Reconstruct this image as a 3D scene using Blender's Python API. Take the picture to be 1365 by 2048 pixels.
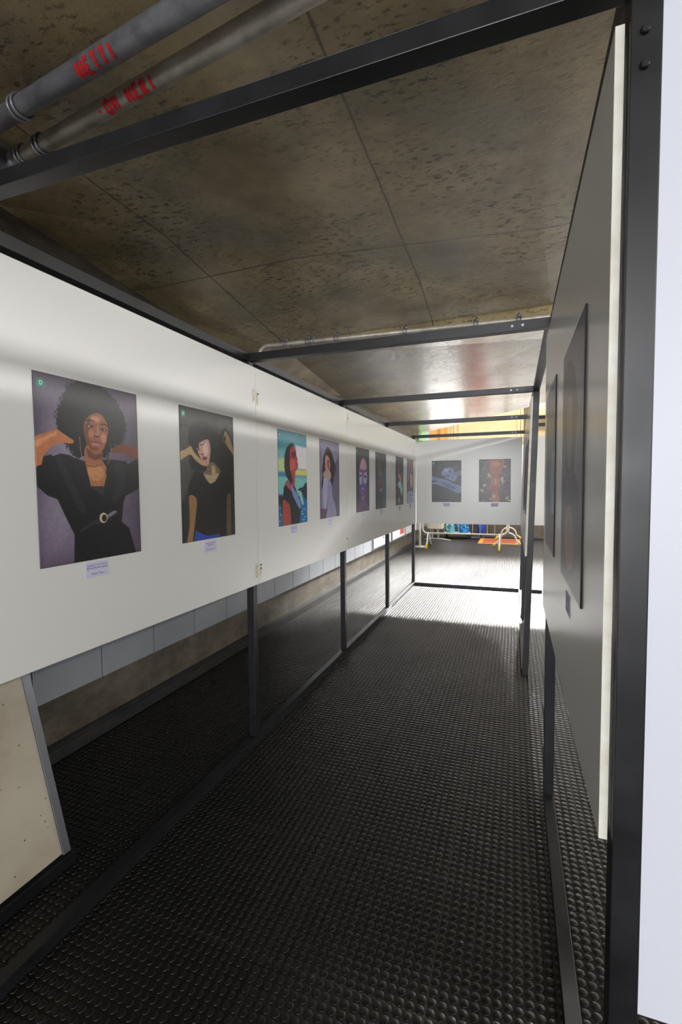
import bpy, bmesh, math, random
import numpy as np
from mathutils import Vector, Matrix
random.seed(7)
S = bpy.context.scene
for o in list(bpy.data.objects): bpy.data.objects.remove(o)
# ---------------------------------------------------------------- camera
F_PX = 946.04
cd = bpy.data.cameras.new('camera'); cam = bpy.data.objects.new('camera', cd); S.collection.objects.link(cam)
cd.sensor_fit = 'VERTICAL'; cd.sensor_height = 36; cd.sensor_width = 24; cd.lens = F_PX/2048*36; cd.clip_start = .05; cd.clip_end = 60
r = Vector((.9389739, .34386574, -.00918474)); u = Vector((-.00990928, .05372905, .99850638)); f = Vector((-.34384563, .93748042, -.05385764))
cam.matrix_world = Matrix(((r.x, u.x, -f.x, 0), (r.y, u.y, -f.y, 0), (r.z, u.z, -f.z, 1.5), (0, 0, 0, 1)))
S.camera = cam
# ---------------------------------------------------------------- world, lights, exposure
S.view_settings.view_transform = 'Standard'; S.view_settings.look = 'None'; S.view_settings.gamma = 1
S.view_settings.use_curve_mapping = False; S.view_settings.exposure = 0.0
w = bpy.data.worlds.new('world'); S.world = w; w.use_nodes = True
w.node_tree.nodes['Background'].inputs[0].default_value = (.9, .95, 1, 1); w.node_tree.nodes['Background'].inputs[1].default_value = .02
def area(name, loc, target, sx, sy, power, col=(1, 1, 1), spread=180):
    l = bpy.data.lights.new(name, 'AREA'); l.shape = 'RECTANGLE'; l.size = sx; l.size_y = sy; l.energy = power; l.color = col; l.spread = math.radians(spread)
    o = bpy.data.objects.new(name, l); S.collection.objects.link(o); o.location = loc
    d = Vector(target)-Vector(loc); o.rotation_euler = d.to_track_quat('-Z', 'Y').to_euler(); return o
# row of fluorescent lamps along the hall on the right of the frame (long side runs along Y)
lamp = area('hall_lamp_row', (3.55, -3.0, 3.0), (3.55, 4.5, 0), .16, 32, 620, (1, .985, .95))
lamp.rotation_euler = (0, math.radians(58), 0)
# long ceiling light in the higher hall beyond the folded ceiling, shining back along the corridor floor
area('far_hall_light', (1.0, 13.6, 4.5), (-.1, 5.7, 0), 4.2, .25, 880, (1, .985, .96), 50)
area('far_hall_fill', (0.4, 12.4, 5.8), (0.2, 13.6, 0), 5, 2.2, 300, (1, .98, .95))  # unseen fill added under the far roof to brighten the cream wall
# unseen fill lights added behind the camera for the pale panels, then a ceiling lamp
area('rear_fill', (-.1, -14, 2.2), (-.5, 7, 1.4), 4.5, 2.2, 1420, (.95, .97, 1))  # added fill for the end panel
area('rear_side_fill', (4.6, -4.5, 1.9), (-1.4, 2, 1.3), 4, 1.7, 70, (.95, .97, 1))  # added fill for the left panels
area('rear_ceiling_lamp', (.9, -3, 3.0), (.6, 0, 1.6), 1.2, .3, 10, (.93, .96, 1))
PANE_GLOW = 1.0; PANE_GLOW_LEFT = 2.3  # glow of the unseen panes added on the far wall
# ---------------------------------------------------------------- helpers
def lin(c):
    c = np.asarray(c, float)/255.; return np.where(c <= .04045, c/12.92, ((c+.055)/1.055)**2.4)
def L(r, g, b): return tuple(lin((r, g, b)))
def mat(name, col, rough=.5, metal=0, spec=.5, coat=0, emit=None, es=0):
    m = bpy.data.materials.new(name); m.use_nodes = True; b = m.node_tree.nodes['Principled BSDF']
    b.inputs['Base Color'].default_value = (*col, 1); b.inputs['Roughness'].default_value = rough; b.inputs['Metallic'].default_value = metal
    b.inputs['Specular IOR Level'].default_value = spec; b.inputs['Coat Weight'].default_value = coat
    if emit: b.inputs['Emission Color'].default_value = (*emit, 1); b.inputs['Emission Strength'].default_value = es
    return m
def nd(m, t, **k):
    n = m.node_tree.nodes.new(t)
    for a, v in k.items(): setattr(n, a, v)
    return n
def lk(m, a, b): m.node_tree.links.new(a, b)
def bsdf(m): return m.node_tree.nodes['Principled BSDF']
def noisy(m, c1, c2, scale=4, detail=6, rough=.6, stretch=(1, 1, 1), bump=0, bscale=40, lo=.35, hi=.65, r1=None, r2=None):
    """base colour mixed between two tones by object-space noise, with optional bump and roughness variation"""
    tc = nd(m, 'ShaderNodeTexCoord'); mp = nd(m, 'ShaderNodeMapping'); mp.inputs['Scale'].default_value = stretch
    lk(m, tc.outputs['Object'], mp.inputs['Vector'])
    n = nd(m, 'ShaderNodeTexNoise'); n.inputs['Scale'].default_value = scale; n.inputs['Detail'].default_value = detail; n.inputs['Roughness'].default_value = rough
    lk(m, mp.outputs[0], n.inputs['Vector'])
    cr = nd(m, 'ShaderNodeValToRGB'); cr.color_ramp.elements[0].position = lo; cr.color_ramp.elements[1].position = hi
    cr.color_ramp.elements[0].color = (*c1, 1); cr.color_ramp.elements[1].color = (*c2, 1)
    lk(m, n.outputs['Fac'], cr.inputs[0]); lk(m, cr.outputs[0], bsdf(m).inputs['Base Color'])
    if r1 is not None:
        mr = nd(m, 'ShaderNodeMapRange'); mr.inputs[1].default_value = .3; mr.inputs[2].default_value = .7; mr.inputs[3].default_value = r1; mr.inputs[4].default_value = r2
        lk(m, n.outputs['Fac'], mr.inputs[0]); lk(m, mr.outputs[0], bsdf(m).inputs['Roughness'])
    if bump:
        n2 = nd(m, 'ShaderNodeTexNoise'); n2.inputs['Scale'].default_value = bscale; n2.inputs['Detail'].default_value = 5
        lk(m, mp.outputs[0], n2.inputs['Vector'])
        b = nd(m, 'ShaderNodeBump'); b.inputs['Strength'].default_value = bump; b.inputs['Distance'].default_value = .01
        lk(m, n2.outputs['Fac'], b.inputs['Height']); lk(m, b.outputs[0], bsdf(m).inputs['Normal'])
    return cr, mp, n
def obj(name, bm, m, parent=None, smooth=False, loc=None):
    me = bpy.data.meshes.new(name)
    bmesh.ops.recalc_face_normals(bm, faces=bm.faces); bm.to_mesh(me); bm.free()
    for x in (m if isinstance(m, (list, tuple)) else [m]): me.materials.append(x)
    if smooth:
        for p in me.polygons: p.use_smooth = True
    o = bpy.data.objects.new(name, me); S.collection.objects.link(o)
    if parent: o.parent = parent
    if loc: o.location = loc
    return o
def box(bm, a, b, bev=0, mi=0):
    a, b = Vector(a), Vector(b); c = (a+b)/2; d = b-a
    r = bmesh.ops.create_cube(bm, size=1); vs = r['verts']
    for v in vs: v.co = Vector((v.co.x*d.x, v.co.y*d.y, v.co.z*d.z))+c
    fs = {f for v in vs for f in v.link_faces}
    if bev:
        es = list({e for v in vs for e in v.link_edges})
        q = bmesh.ops.bevel(bm, geom=es, offset=bev, segments=2, affect='EDGES', profile=.6); fs = set(q['faces']) | {f for f in fs if f.is_valid}
    for f in fs: f.material_index = mi
    return vs
def B(*parts, bev=0):
    bm = bmesh.new()
    for a, b in parts: box(bm, a, b, bev)
    return bm
def tube(bm, pts, rad, n=10, caps=True):
    pts = [Vector(p) for p in pts]; rings = []; prev = None
    for i, p in enumerate(pts):
        t = (pts[min(i+1, len(pts)-1)]-pts[max(i-1, 0)]).normalized()
        if prev is None: a = t.orthogonal().normalized()
        else: a = (prev-t*prev.dot(t)).normalized()
        prev = a; b = t.cross(a); rr = rad[i] if isinstance(rad, (list, tuple)) else rad
        rings.append([bm.verts.new(p+(a*math.cos(2*math.pi*k/n)+b*math.sin(2*math.pi*k/n))*rr) for k in range(n)])
    for x, y in zip(rings, rings[1:]):
        for k in range(n):
            fc = bm.faces.new((x[k], x[(k+1) % n], y[(k+1) % n], y[k])); fc.smooth = True
    if caps: bm.faces.new(rings[0][::-1]); bm.faces.new(rings[-1])
def T(pts, rad, n=10):
    bm = bmesh.new(); tube(bm, pts, rad, n); return bm
def tag(o, label, cat, group=None, kind=None):
    o['label'] = label; o['category'] = cat
    if group: o['group'] = group
    if kind: o['kind'] = kind
    return o
def thing(name, label, cat, loc=(0, 0, 0), group=None):
    o = bpy.data.objects.new(name, None); S.collection.objects.link(o); o.location = loc; o.empty_display_size = .1
    return tag(o, label, cat, group)
def struct(o): o['kind'] = 'structure'; return o
def rel(o, e):      # mesh built in world coordinates, parented to an empty placed elsewhere
    o.data.transform(Matrix.Translation(-e.location)); return o
def polyline_arc(c, r, a0, a1, n, fn): return [fn(c[0]+r*math.cos(a0+(a1-a0)*i/n), c[1]+r*math.sin(a0+(a1-a0)*i/n)) for i in range(n+1)]

# ---------------------------------------------------------------- materials
M_black = mat('black painted steel', L(26, 27, 31), .36, spec=.5)
noisy(M_black, L(17, 17, 20), L(24, 25, 29), 9, r1=.34, r2=.46)
M_panel = mat('white laminate', L(233, 233, 230), .27, spec=.5)

M_edge = mat('cream panel edge', L(232, 230, 218), .55); noisy(M_edge, L(214, 208, 192), L(238, 236, 226), 14)
M_lav = mat('cool white laminate', L(214, 216, 228), .4)
M_conc = mat('varnished concrete', L(120, 110, 86), .3)
cr, mp, n0 = noisy(M_conc, L(136, 119, 86), L(198, 178, 136), 1.7, 9, .62, r1=.34, r2=.48, lo=.36, hi=.64); bsdf(M_conc).inputs['Coat Weight'].default_value = .85; bsdf(M_conc).inputs['Coat Roughness'].default_value = .15
def conc_detail(m, cr):
    tc = nd(m, 'ShaderNodeTexCoord')
    # grazed flecks: stretched fine noise thresholded, present in patches
    mp = nd(m, 'ShaderNodeMapping'); mp.inputs['Rotation'].default_value = (0, 0, .5); mp.inputs['Scale'].default_value = (13, 30, 13); lk(m, tc.outputs['Object'], mp.inputs[0])
    a = nd(m, 'ShaderNodeTexNoise'); a.inputs['Scale'].default_value = 1.7; a.inputs['Detail'].default_value = 6; a.inputs['Roughness'].default_value = .7; lk(m, mp.outputs[0], a.inputs[0])
    b = nd(m, 'ShaderNodeTexNoise'); b.inputs['Scale'].default_value = 1.5; b.inputs['Detail'].default_value = 3; mpb = nd(m, 'ShaderNodeMapping'); mpb.inputs['Location'].default_value = (3.1, 1.7, .4); lk(m, tc.outputs['Object'], mpb.inputs[0]); lk(m, mpb.outputs[0], b.inputs[0])
    r1 = nd(m, 'ShaderNodeMapRange'); r1.inputs[1].default_value = .53; r1.inputs[2].default_value = .62; lk(m, a.outputs['Fac'], r1.inputs[0])
    r2 = nd(m, 'ShaderNodeMapRange'); r2.inputs[1].default_value = .36; r2.inputs[2].default_value = .58; lk(m, b.outputs['Fac'], r2.inputs[0])
    mu = nd(m, 'ShaderNodeMath', operation='MULTIPLY'); lk(m, r1.outputs[0], mu.inputs[0]); lk(m, r2.outputs[0], mu.inputs[1])
    # formwork joints: thin lines on a slightly turned grid
    mp2 = nd(m, 'ShaderNodeMapping'); mp2.inputs['Rotation'].default_value = (0, 0, -.02); mp2.inputs['Location'].default_value = (.515, -.15, 0); lk(m, tc.outputs['Object'], mp2.inputs[0])
    br = nd(m, 'ShaderNodeTexBrick'); br.offset = .0; br.inputs['Scale'].default_value = 1; br.inputs['Mortar Size'].default_value = .006; br.inputs['Mortar Smooth'].default_value = .3
    br.inputs['Brick Width'].default_value = 1.22; br.inputs['Row Height'].default_value = 2.44; br.inputs['Color1'].default_value = (0, 0, 0, 1); br.inputs['Color2'].default_value = (0, 0, 0, 1); br.inputs['Mortar'].default_value = (1, 1, 1, 1)
    nz = nd(m, 'ShaderNodeTexNoise'); nz.inputs['Scale'].default_value = 3; lk(m, tc.outputs['Object'], nz.inputs[0])
    mx = nd(m, 'ShaderNodeMix', data_type='VECTOR'); mx.inputs[0].default_value = .012; lk(m, mp2.outputs[0], mx.inputs[4]); lk(m, nz.outputs['Color'], mx.inputs[5]); lk(m, mx.outputs[1], br.inputs['Vector'])
    m1 = nd(m, 'ShaderNodeMix', data_type='RGBA'); m1.inputs[7].default_value = (*L(44, 36, 25), 1); lk(m, cr.outputs[0], m1.inputs[6])
    s = nd(m, 'ShaderNodeMath', operation='MULTIPLY'); s.inputs[1].default_value = .8; lk(m, mu.outputs[0], s.inputs[0]); lk(m, s.outputs[0], m1.inputs[0])
    m2 = nd(m, 'ShaderNodeMix', data_type='RGBA'); m2.inputs[7].default_value = (*L(62, 56, 42), 1); lk(m, m1.outputs[2], m2.inputs[6])
    s2 = nd(m, 'ShaderNodeMath', operation='MULTIPLY'); s2.inputs[1].default_value = .7; lk(m, br.outputs['Color'], s2.inputs[0]); lk(m, s2.outputs[0], m2.inputs[0])
    lk(m, m2.outputs[2], bsdf(m).inputs['Base Color'])
    g = nd(m, 'ShaderNodeTexNoise'); g.inputs['Scale'].default_value = 55; g.inputs['Detail'].default_value = 7; g.inputs['Roughness'].default_value = .65; lk(m, tc.outputs['Object'], g.inputs[0])
    g2 = nd(m, 'ShaderNodeTexNoise'); g2.inputs['Scale'].default_value = 3.2; g2.inputs['Detail'].default_value = 3; lk(m, tc.outputs['Object'], g2.inputs[0])
    q = nd(m, 'ShaderNodeMath', operation='MULTIPLY_ADD'); q.inputs[1].default_value = -.35; lk(m, mu.outputs[0], q.inputs[0]); lk(m, g.outputs['Fac'], q.inputs[2])
    q2 = nd(m, 'ShaderNodeMath', operation='MULTIPLY_ADD'); q2.inputs[1].default_value = 2.0; lk(m, g2.outputs['Fac'], q2.inputs[0]); lk(m, q.outputs[0], q2.inputs[2])
    q3 = nd(m, 'ShaderNodeMath', operation='MULTIPLY_ADD'); q3.inputs[1].default_value = -.9; lk(m, br.outputs['Color'], q3.inputs[0]); lk(m, q2.outputs[0], q3.inputs[2])
    bp = nd(m, 'ShaderNodeBump'); bp.inputs['Strength'].default_value = .22; bp.inputs['Distance'].default_value = .006; lk(m, q3.outputs[0], bp.inputs['Height'])
    lk(m, bp.outputs[0], bsdf(m).inputs['Normal']); lk(m, bp.outputs[0], bsdf(m).inputs['Coat Normal'])
    cw = nd(m, 'ShaderNodeMapRange'); cw.inputs[1].default_value = 0; cw.inputs[2].default_value = 1; cw.inputs[3].default_value = .85; cw.inputs[4].default_value = .1; lk(m, mu.outputs[0], cw.inputs[0]); lk(m, cw.outputs[0], bsdf(m).inputs['Coat Weight'])
conc_detail(M_conc, cr)
M_wallc = mat('raw concrete wall', L(118, 108, 86), .6); noisy(M_wallc, L(70, 64, 54), L(112, 104, 90), 3.2, 9, .7, (1, 1, 1.6), bump=.2, bscale=30)
M_tile = mat('grey wall cladding', L(150, 154, 160), .42); noisy(M_tile, L(138, 142, 148), L(160, 164, 170), .8, 3)
M_skirt = mat('dark skirting', L(44, 44, 46), .5); noisy(M_skirt, L(38, 38, 40), L(56, 55, 54), 6)
M_rub = mat('dusty rubber sheet', L(34, 33, 30), .6, spec=.15)
def rubber(m):
    cr, mp, n = noisy(m, L(48, 46, 41), L(60, 57, 51), 3, 5, r1=.55, r2=.7)
    tc = nd(m, 'ShaderNodeTexCoord'); mp = nd(m, 'ShaderNodeMapping'); mp.inputs['Location'].default_value = (TILE-(-.73 % TILE), TILE-(1.258 % TILE), 0); lk(m, tc.outputs['Object'], mp.inputs[0])
    br = nd(m, 'ShaderNodeTexBrick'); br.offset = 0; br.inputs['Scale'].default_value = 1; br.inputs['Mortar Size'].default_value = .0022; br.inputs['Brick Width'].default_value = TILE; br.inputs['Row Height'].default_value = TILE
    br.inputs['Color1'].default_value = (0, 0, 0, 1); br.inputs['Color2'].default_value = (0, 0, 0, 1); br.inputs['Mortar'].default_value = (1, 1, 1, 1); lk(m, mp.outputs[0], br.inputs['Vector'])
    mx = nd(m, 'ShaderNodeMix', data_type='RGBA'); mx.inputs[7].default_value = (*L(84, 81, 74), 1); lk(m, cr.outputs[0], mx.inputs[6]); lk(m, br.outputs['Color'], mx.inputs[0]); lk(m, mx.outputs[2], bsdf(m).inputs['Base Color'])
TILE = .505
rubber(M_rub)
M_stud = mat('worn rubber stud', L(6, 6, 6), .3, spec=.5); noisy(M_stud, L(5, 5, 5), L(9, 9, 9), 2, 4, r1=.31, r2=.40)
M_alu = mat('aluminium trim', L(150, 152, 160), .38, metal=.8)
M_galv = mat('galvanised pipe', L(150, 150, 156), .42, metal=.55); noisy(M_galv, L(120, 120, 127), L(148, 148, 154), 16, 4, r1=.35, r2=.5)
M_galw = mat('pale grey conduit', L(176, 170, 156), .4, metal=.3); noisy(M_galw, L(150, 144, 132), L(186, 180, 168), 12)
M_red = mat('red paint', L(190, 22, 34), .5)
M_white = mat('white enamel', L(226, 222, 212), .4)
M_yel = mat('yellow rubber foot', L(222, 196, 20), .5)
M_cap = mat('caption paper', L(214, 212, 240), .6)
M_ink = mat('blue black ink', L(40, 40, 90), .6)
M_tape = mat('old glue and tape', L(214, 204, 176), .7); noisy(M_tape, L(196, 180, 146), L(226, 220, 204), 60)
M_hole = mat('dark screw', L(20, 18, 16), .5)
M_board = mat('stained cream board', L(176, 168, 150), .55)
def board_mat(m):
    cr, mp, n = noisy(m, L(158, 140, 116), L(184, 177, 160), 2.4, 6, .6, lo=.3, hi=.6)
    tc = nd(m, 'ShaderNodeTexCoord'); v = nd(m, 'ShaderNodeTexVoronoi'); v.inputs['Scale'].default_value = 26; lk(m, tc.outputs['Object'], v.inputs[0])
    r1 = nd(m, 'ShaderNodeMapRange'); r1.inputs[1].default_value = .10; r1.inputs[2].default_value = .06; lk(m, v.outputs['Distance'], r1.inputs[0])
    mx = nd(m, 'ShaderNodeMix', data_type='RGBA'); mx.inputs[7].default_value = (*L(70, 54, 40), 1); lk(m, cr.outputs[0], mx.inputs[6]); lk(m, r1.outputs[0], mx.inputs[0]); lk(m, mx.outputs[2], bsdf(m).inputs['Base Color'])
board_mat(M_board)

# ---------------------------------------------------------------- setting: floor
def stud_floor():
    X0, X1, Y0, Y1 = -2.35, 1.7, .42, 13.6; P = TILE/17
    V = []; loops = []; tot = []; mi = []; base = 0
    def add_lod(cx, cy, n, rings):
        nonlocal base
        N = len(cx); a = 2*np.pi*np.arange(n)/n; R = len(rings)
        vv = np.zeros((N, R, n, 3))
        for k, (rr, z) in enumerate(rings):
            vv[:, k, :, 0] = cx[:, None]+rr*np.cos(a); vv[:, k, :, 1] = cy[:, None]+rr*np.sin(a); vv[:, k, :, 2] = z
        V.append(vv.reshape(-1, 3)); st = base+np.arange(N)*R*n
        i = np.arange(n); j = (i+1) % n
        for k in range(R-1):
            q = np.stack([k*n+i, k*n+j, (k+1)*n+j, (k+1)*n+i], 1).reshape(-1)
            loops.append((st[:, None]+q[None]).reshape(-1)); tot.append(np.full(N*n, 4)); mi.append(np.full(N*n, 1))
        q = (R-1)*n+i; loops.append((st[:, None]+q[None]).reshape(-1)); tot.append(np.full(N, n)); mi.append(np.full(N, 1))
        base += N*R*n
    ix = np.arange(math.ceil((X0+.73)/P), int((X1+.73)/P)); iy = np.arange(math.ceil((Y0-1.258)/P), int((Y1-1.258)/P))
    gx, gy = np.meshgrid(-.73+(ix+.5)*P, 1.258+(iy+.5)*P); gx = gx.ravel(); gy = gy.ravel()
    near = gy < 3.6; mid = (gy >= 3.6) & (gy < 6.5); far = gy >= 6.5
    add_lod(gx[near], gy[near], 14, [(.0126, 0), (.0123, .0013), (.0117, .0016)])
    add_lod(gx[mid], gy[mid], 10, [(.0126, 0), (.0118, .0016)])
    add_lod(gx[far], gy[far], 8, [(.0126, 0), (.0118, .0016)])
    # the sheet itself
    fl = np.array([(-2.45, -20, 0), (9, -20, 0), (9, 14.3, 0), (-2.45, 14.3, 0), (-2.45, -20, -.12), (9, -20, -.12), (9, 14.3, -.12), (-2.45, 14.3, -.12)], float); V.append(fl)
    for q in ((0, 1, 2, 3), (7, 6, 5, 4), (0, 4, 5, 1), (1, 5, 6, 2), (2, 6, 7, 3), (3, 7, 4, 0)): loops.append(base+np.array(q)); tot.append(np.array([4])); mi.append(np.array([0]))
    V = np.concatenate(V); lo = np.concatenate(loops).astype(np.int32); tt = np.concatenate(tot).astype(np.int32); mm = np.concatenate(mi).astype(np.int32)
    me = bpy.data.meshes.new('floor'); me.vertices.add(len(V)); me.vertices.foreach_set('co', V.astype(np.float32).ravel())
    me.loops.add(len(lo)); me.loops.foreach_set('vertex_index', lo); me.polygons.add(len(tt))
    me.polygons.foreach_set('loop_start', np.concatenate([[0], np.cumsum(tt)[:-1]]).astype(np.int32)); me.polygons.foreach_set('material_index', mm)
    me.materials.append(M_rub); me.materials.append(M_stud); me.update(calc_edges=True)
    o = bpy.data.objects.new('floor', me); S.collection.objects.link(o); struct(o)
stud_floor()

# ---------------------------------------------------------------- setting: walls, ceiling
struct(obj('wall_left', B(((-2.7, -20, 0), (-2.41, 14.3, 6))), M_wallc))
struct(obj('baseboard_left', B(((-2.41, -20, 0), (-2.35, 14.2, .072)), ((-2.41, -20, .072), (-2.365, 14.2, .08))), M_skirt))
bm = bmesh.new(); y = 2.164-.4455*15
while y < 14:
    box(bm, (-2.41, y+.004, .348), (-2.362, min(y+.4455, 14.2)-.004, 2.42), .003); y += .4455
struct(obj('trim_1', bm, M_tile))          # grey cladding slabs
struct(obj('trim_2', B(((-2.409, -20, .352), (-2.385, 14.2, 2.41))), M_hole))     # dark backing seen in the joints
M_cream = mat('cream painted wall', L(230, 208, 164), .6); noisy(M_cream, L(222, 198, 152), L(236, 216, 172), 1.5)
M_dim = mat('hall wall', L(120, 116, 106), .7); noisy(M_dim, L(104, 100, 90), L(134, 128, 116), 1.2)
struct(obj('wall_far', B(((-2.7, 14.2, 2.66), (9.2, 14.5, 6))), M_cream))
struct(obj('wall_far_base', B(((-2.7, 14.2, 0), (9.2, 14.5, .46))), M_wallc))
struct(obj('wall_right', B(((9, -20, 0), (9.2, 14.3, 6))), M_dim))
struct(obj('wall_back', B(((-2.7, -20.2, 0), (9.2, -20, 6))), M_dim))
M_win = mat('added glow pane', (.9, .92, .95), .5, emit=(1, .99, .97), es=PANE_GLOW)  # unseen glowing panes added on the far wall, not known openings
M_glowl = mat('brighter added glow pane', (.9, .92, .95), .5, emit=(1, .99, .97), es=PANE_GLOW_LEFT)  # leftmost added pane glows stronger to lift the floor behind the left row
for i in range(10):
    x0 = -2.4+i*1.12; x1 = x0+1.06
    g = struct(obj('window_%d' % (i+1), B(((x0, 14.24, .46), (x1, 14.27, 2.66))), M_glowl if i == 0 else M_win))
    fr = obj('window_frame', B(((x0, 14.2, .46), (x0+.04, 14.3, 2.66)), ((x1-.04, 14.2, .46), (x1+.06, 14.3, 2.66)), ((x0, 14.2, .46), (x1, 14.3, .50)), ((x0, 14.2, 2.62), (x1, 14.3, 2.66))), M_white, g)  # frame around each added pane
# upper part of the far wall: painted bands at the left, pipes and columns at the right
def far_band(name, x0, x1, z0, z1, c, d=.03):
    return struct(obj(name, B(((x0, 14.2-d, z0), (x1, 14.2, z1))), mat(name, L(*c), .6)))
far_band('trim_3', -2.40, -1.90, 2.67, 5.9, (234, 172, 100)); far_band('trim_4', -2.15, -2.06, 2.67, 5.9, (206, 130, 66), .034)
far_band('trim_5', -1.90, -1.84, 2.67, 5.9, (226, 168, 100), .05)
bm = bmesh.new()
for x, s in ((-1.72, .02), (-1.64, .02), (-1.52, .014), (.10, .03), (.19, .035)): box(bm, (x-s, 14.15, 2.67), (x+s, 14.2, 5.9))
struct(obj('trim_6', bm, mat('cream pilaster', L(236, 214, 170), .6)))
struct(obj('trim_7', B(((.24, 14.12, 2.67), (.40, 14.2, 5.9))), mat('olive column', L(112, 96, 70), .6)))
struct(obj('trim_8', B(((-2.41, 12.6, 2.6), (-2.395, 13.75, 5.9))), mat('green band', L(150, 206, 150), .6)))
struct(obj('trim_9', B(((-2.41, 13.75, 2.6), (-2.394, 14.17, 5.9))), mat('pale blue band', L(176, 214, 230), .6)))
# folded concrete ceiling
cv = [(-2.42, -20, 2.94), (9, -20, 3.7), (1.6, -20, 3.0),                                  # 0-2
      (-2.42, 1.68, 2.905), (.237, 3.70, 2.76), (-2.42, 2.95, 2.79), (-2.008, 3.63, 2.70), (.225, 3.76, 2.70),     # 3 L1, 4 R1, 5 wall, 6 F left, 7 F right
      (-2.09, 4.385, 2.80), (-2.42, 6.75, 2.83), (-2.42, 10.55, 2.88), (.26, 5.0, 2.90),  # 8, 9, 10 E3 left, 11 E3 right
      (-2.42, 13.0, 2.93), (.21, 9.3, 2.90), (1.7, 7.4, 3.0), (1.7, 4.6, 3.08), (9, 7.4, 3.7), (-2.42, 4.3, 2.60)]      # 12-17
cf = [(0, 3, 4), (0, 4, 2), (2, 4, 15), (1, 2, 15), (1, 15, 16), (3, 5, 6), (3, 6, 4), (4, 6, 7), (5, 17, 6), (6, 17, 8), (8, 17, 9), (6, 8, 7), (8, 9, 11), (8, 11, 7), (9, 10, 11),
      (10, 12, 13), (10, 13, 11), (11, 13, 14), (11, 14, 15), (7, 11, 15), (4, 7, 15), (14, 16, 15)]
bm = bmesh.new(); vs = [bm.verts.new(c) for c in cv]
for q in cf: bm.faces.new([vs[i] for i in q])
bmesh.ops.recalc_face_normals(bm, faces=bm.faces)
if sum(fc.normal.z for fc in bm.faces) > 0: bmesh.ops.reverse_faces(bm, faces=bm.faces)
ext = bmesh.ops.extrude_face_region(bm, geom=list(bm.faces))
for v in [g for g in ext['geom'] if isinstance(g, bmesh.types.BMVert)]: v.co.z += .3
struct(obj('ceiling', bm, M_conc))
struct(obj('ceiling_far', B(((-2.7, 6.0, 6), (9.2, 14.5, 6.15))), M_dim))

# ---------------------------------------------------------------- conduits
def clamp(bm, p, ax, rad, up):
    """ring of strap around a pipe plus a threaded rod to the concrete"""
    p = Vector(p); ax = Vector(ax).normalized(); a = ax.orthogonal().normalized(); b = ax.cross(a)
    for off in (-.012, .012):
        pts = [p+ax*off+(a*math.cos(t*math.pi/10)+b*math.sin(t*math.pi/10))*(rad+.004) for t in range(21)]
        tube(bm, pts, .005, 6, caps=False)
    tube(bm, [p+Vector((0, .01, rad*.6)), p+Vector((0, .03, rad+.03)), p+Vector((0, .03, up))], .007, 6)
    for z in (.02, .035): tube(bm, [p+Vector((-.016, .012, rad+z-.02)), p+Vector((.016, .012, rad+z-.02))], .009, 6)
def strokes_on_pipe(name, P, D, rad, s0, text_h, glyphs, parent):
    """brush lettering that follows the round of the pipe; glyph strokes in (along, around) units"""
    P = Vector(P); D = Vector(D).normalized()
    view = (Vector((0, 0, 1.5))-(P+D*s0)); view = (view-D*view.dot(D)).normalized(); side = D.cross(view)
    def pt(s, t): ang = t/rad; return P+D*s+(view*math.cos(ang)+side*math.sin(ang))*(rad+.0012)
    rnd = random.Random(3); out = []
    for gx, segs in glyphs:
        bm = bmesh.new()
        for (x0, y0, x1, y1) in segs:
            k = 4; pa = [((x0+(x1-x0)*i/k)*text_h*.6+gx+rnd.uniform(-.0008, .0008), (y0+(y1-y0)*i/k-.5)*text_h) for i in range(k+1)]
            dx, dy = pa[-1][0]-pa[0][0], pa[-1][1]-pa[0][1]; l = math.hypot(dx, dy) or 1; wx, wy = -dy/l*.0056, dx/l*.0056
            for (a, b), (c, d) in zip(pa, pa[1:]):
                q = [bm.verts.new(pt(s0+xx, yy)) for xx, yy in ((a-wx, b-wy), (a+wx, b+wy), (c+wx, d+wy), (c-wx, d-wy))]; bm.faces.new(q)
        if segs: out.append(obj(name, bm, M_red, parent))
    return out
GL = {'N': [(0, 0, 0, 1), (0, 0, 1, 1), (1, 0, 1, 1)], 'E': [(0, 0, 0, 1), (0, 0, .9, 0), (0, .5, .7, .5), (0, 1, .9, 1)], 'T': [(0, 0, 1, 0), (.5, 0, .5, 1)],
      'I': [(.4, 0, .4, 1)], 'R': [(0, 0, 0, 1), (0, 0, .8, .1), (.8, .1, .8, .45), (.8, .45, 0, .5), (.2, .5, .9, 1)], 'L': [(0, 0, 0, 1), (0, 1, .8, 1)],
      'O': [(0, 0, .9, 0), (.9, 0, .9, 1), (.9, 1, 0, 1), (0, 1, 0, 0)], 'M': [(0, 0, 0, 1), (0, 0, .5, .6), (.5, .6, 1, 0), (1, 0, 1, 1)], 'U': [(0, 0, 0, 1), (0, 1, .8, 1), (.8, 1, .8, 0)],
      '.': [(.2, .4, .2, .6)], ' ': []}
def word(t, step): return [(i*step, GL[c]) for i, c in enumerate(t)]
def ceiling_pipe(label, P, Q, rad, mtl, clamps, txt, up):
    e = thing('conduit_pipe', label, 'pipe', P); P, Q = Vector(P), Vector(Q); D = (Q-P).normalized()
    pp = rel(obj('pipe', T([P, Q], rad, 24), mtl, e), e)
    for s in clamps:
        bm = bmesh.new(); clamp(bm, P+D*s, D, rad, up); rel(obj('pipe_clamp', bm, M_galv, e, smooth=True), e)
    if txt:
        for o in strokes_on_pipe('red_letter', P, D, rad, txt[1], txt[2], word(txt[0], txt[3]), pp): rel(o, e); o['label'] = 'red brushed letter on the pipe'
    return e
D1 = Vector((.970, -.108, 0)).normalized()
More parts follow.
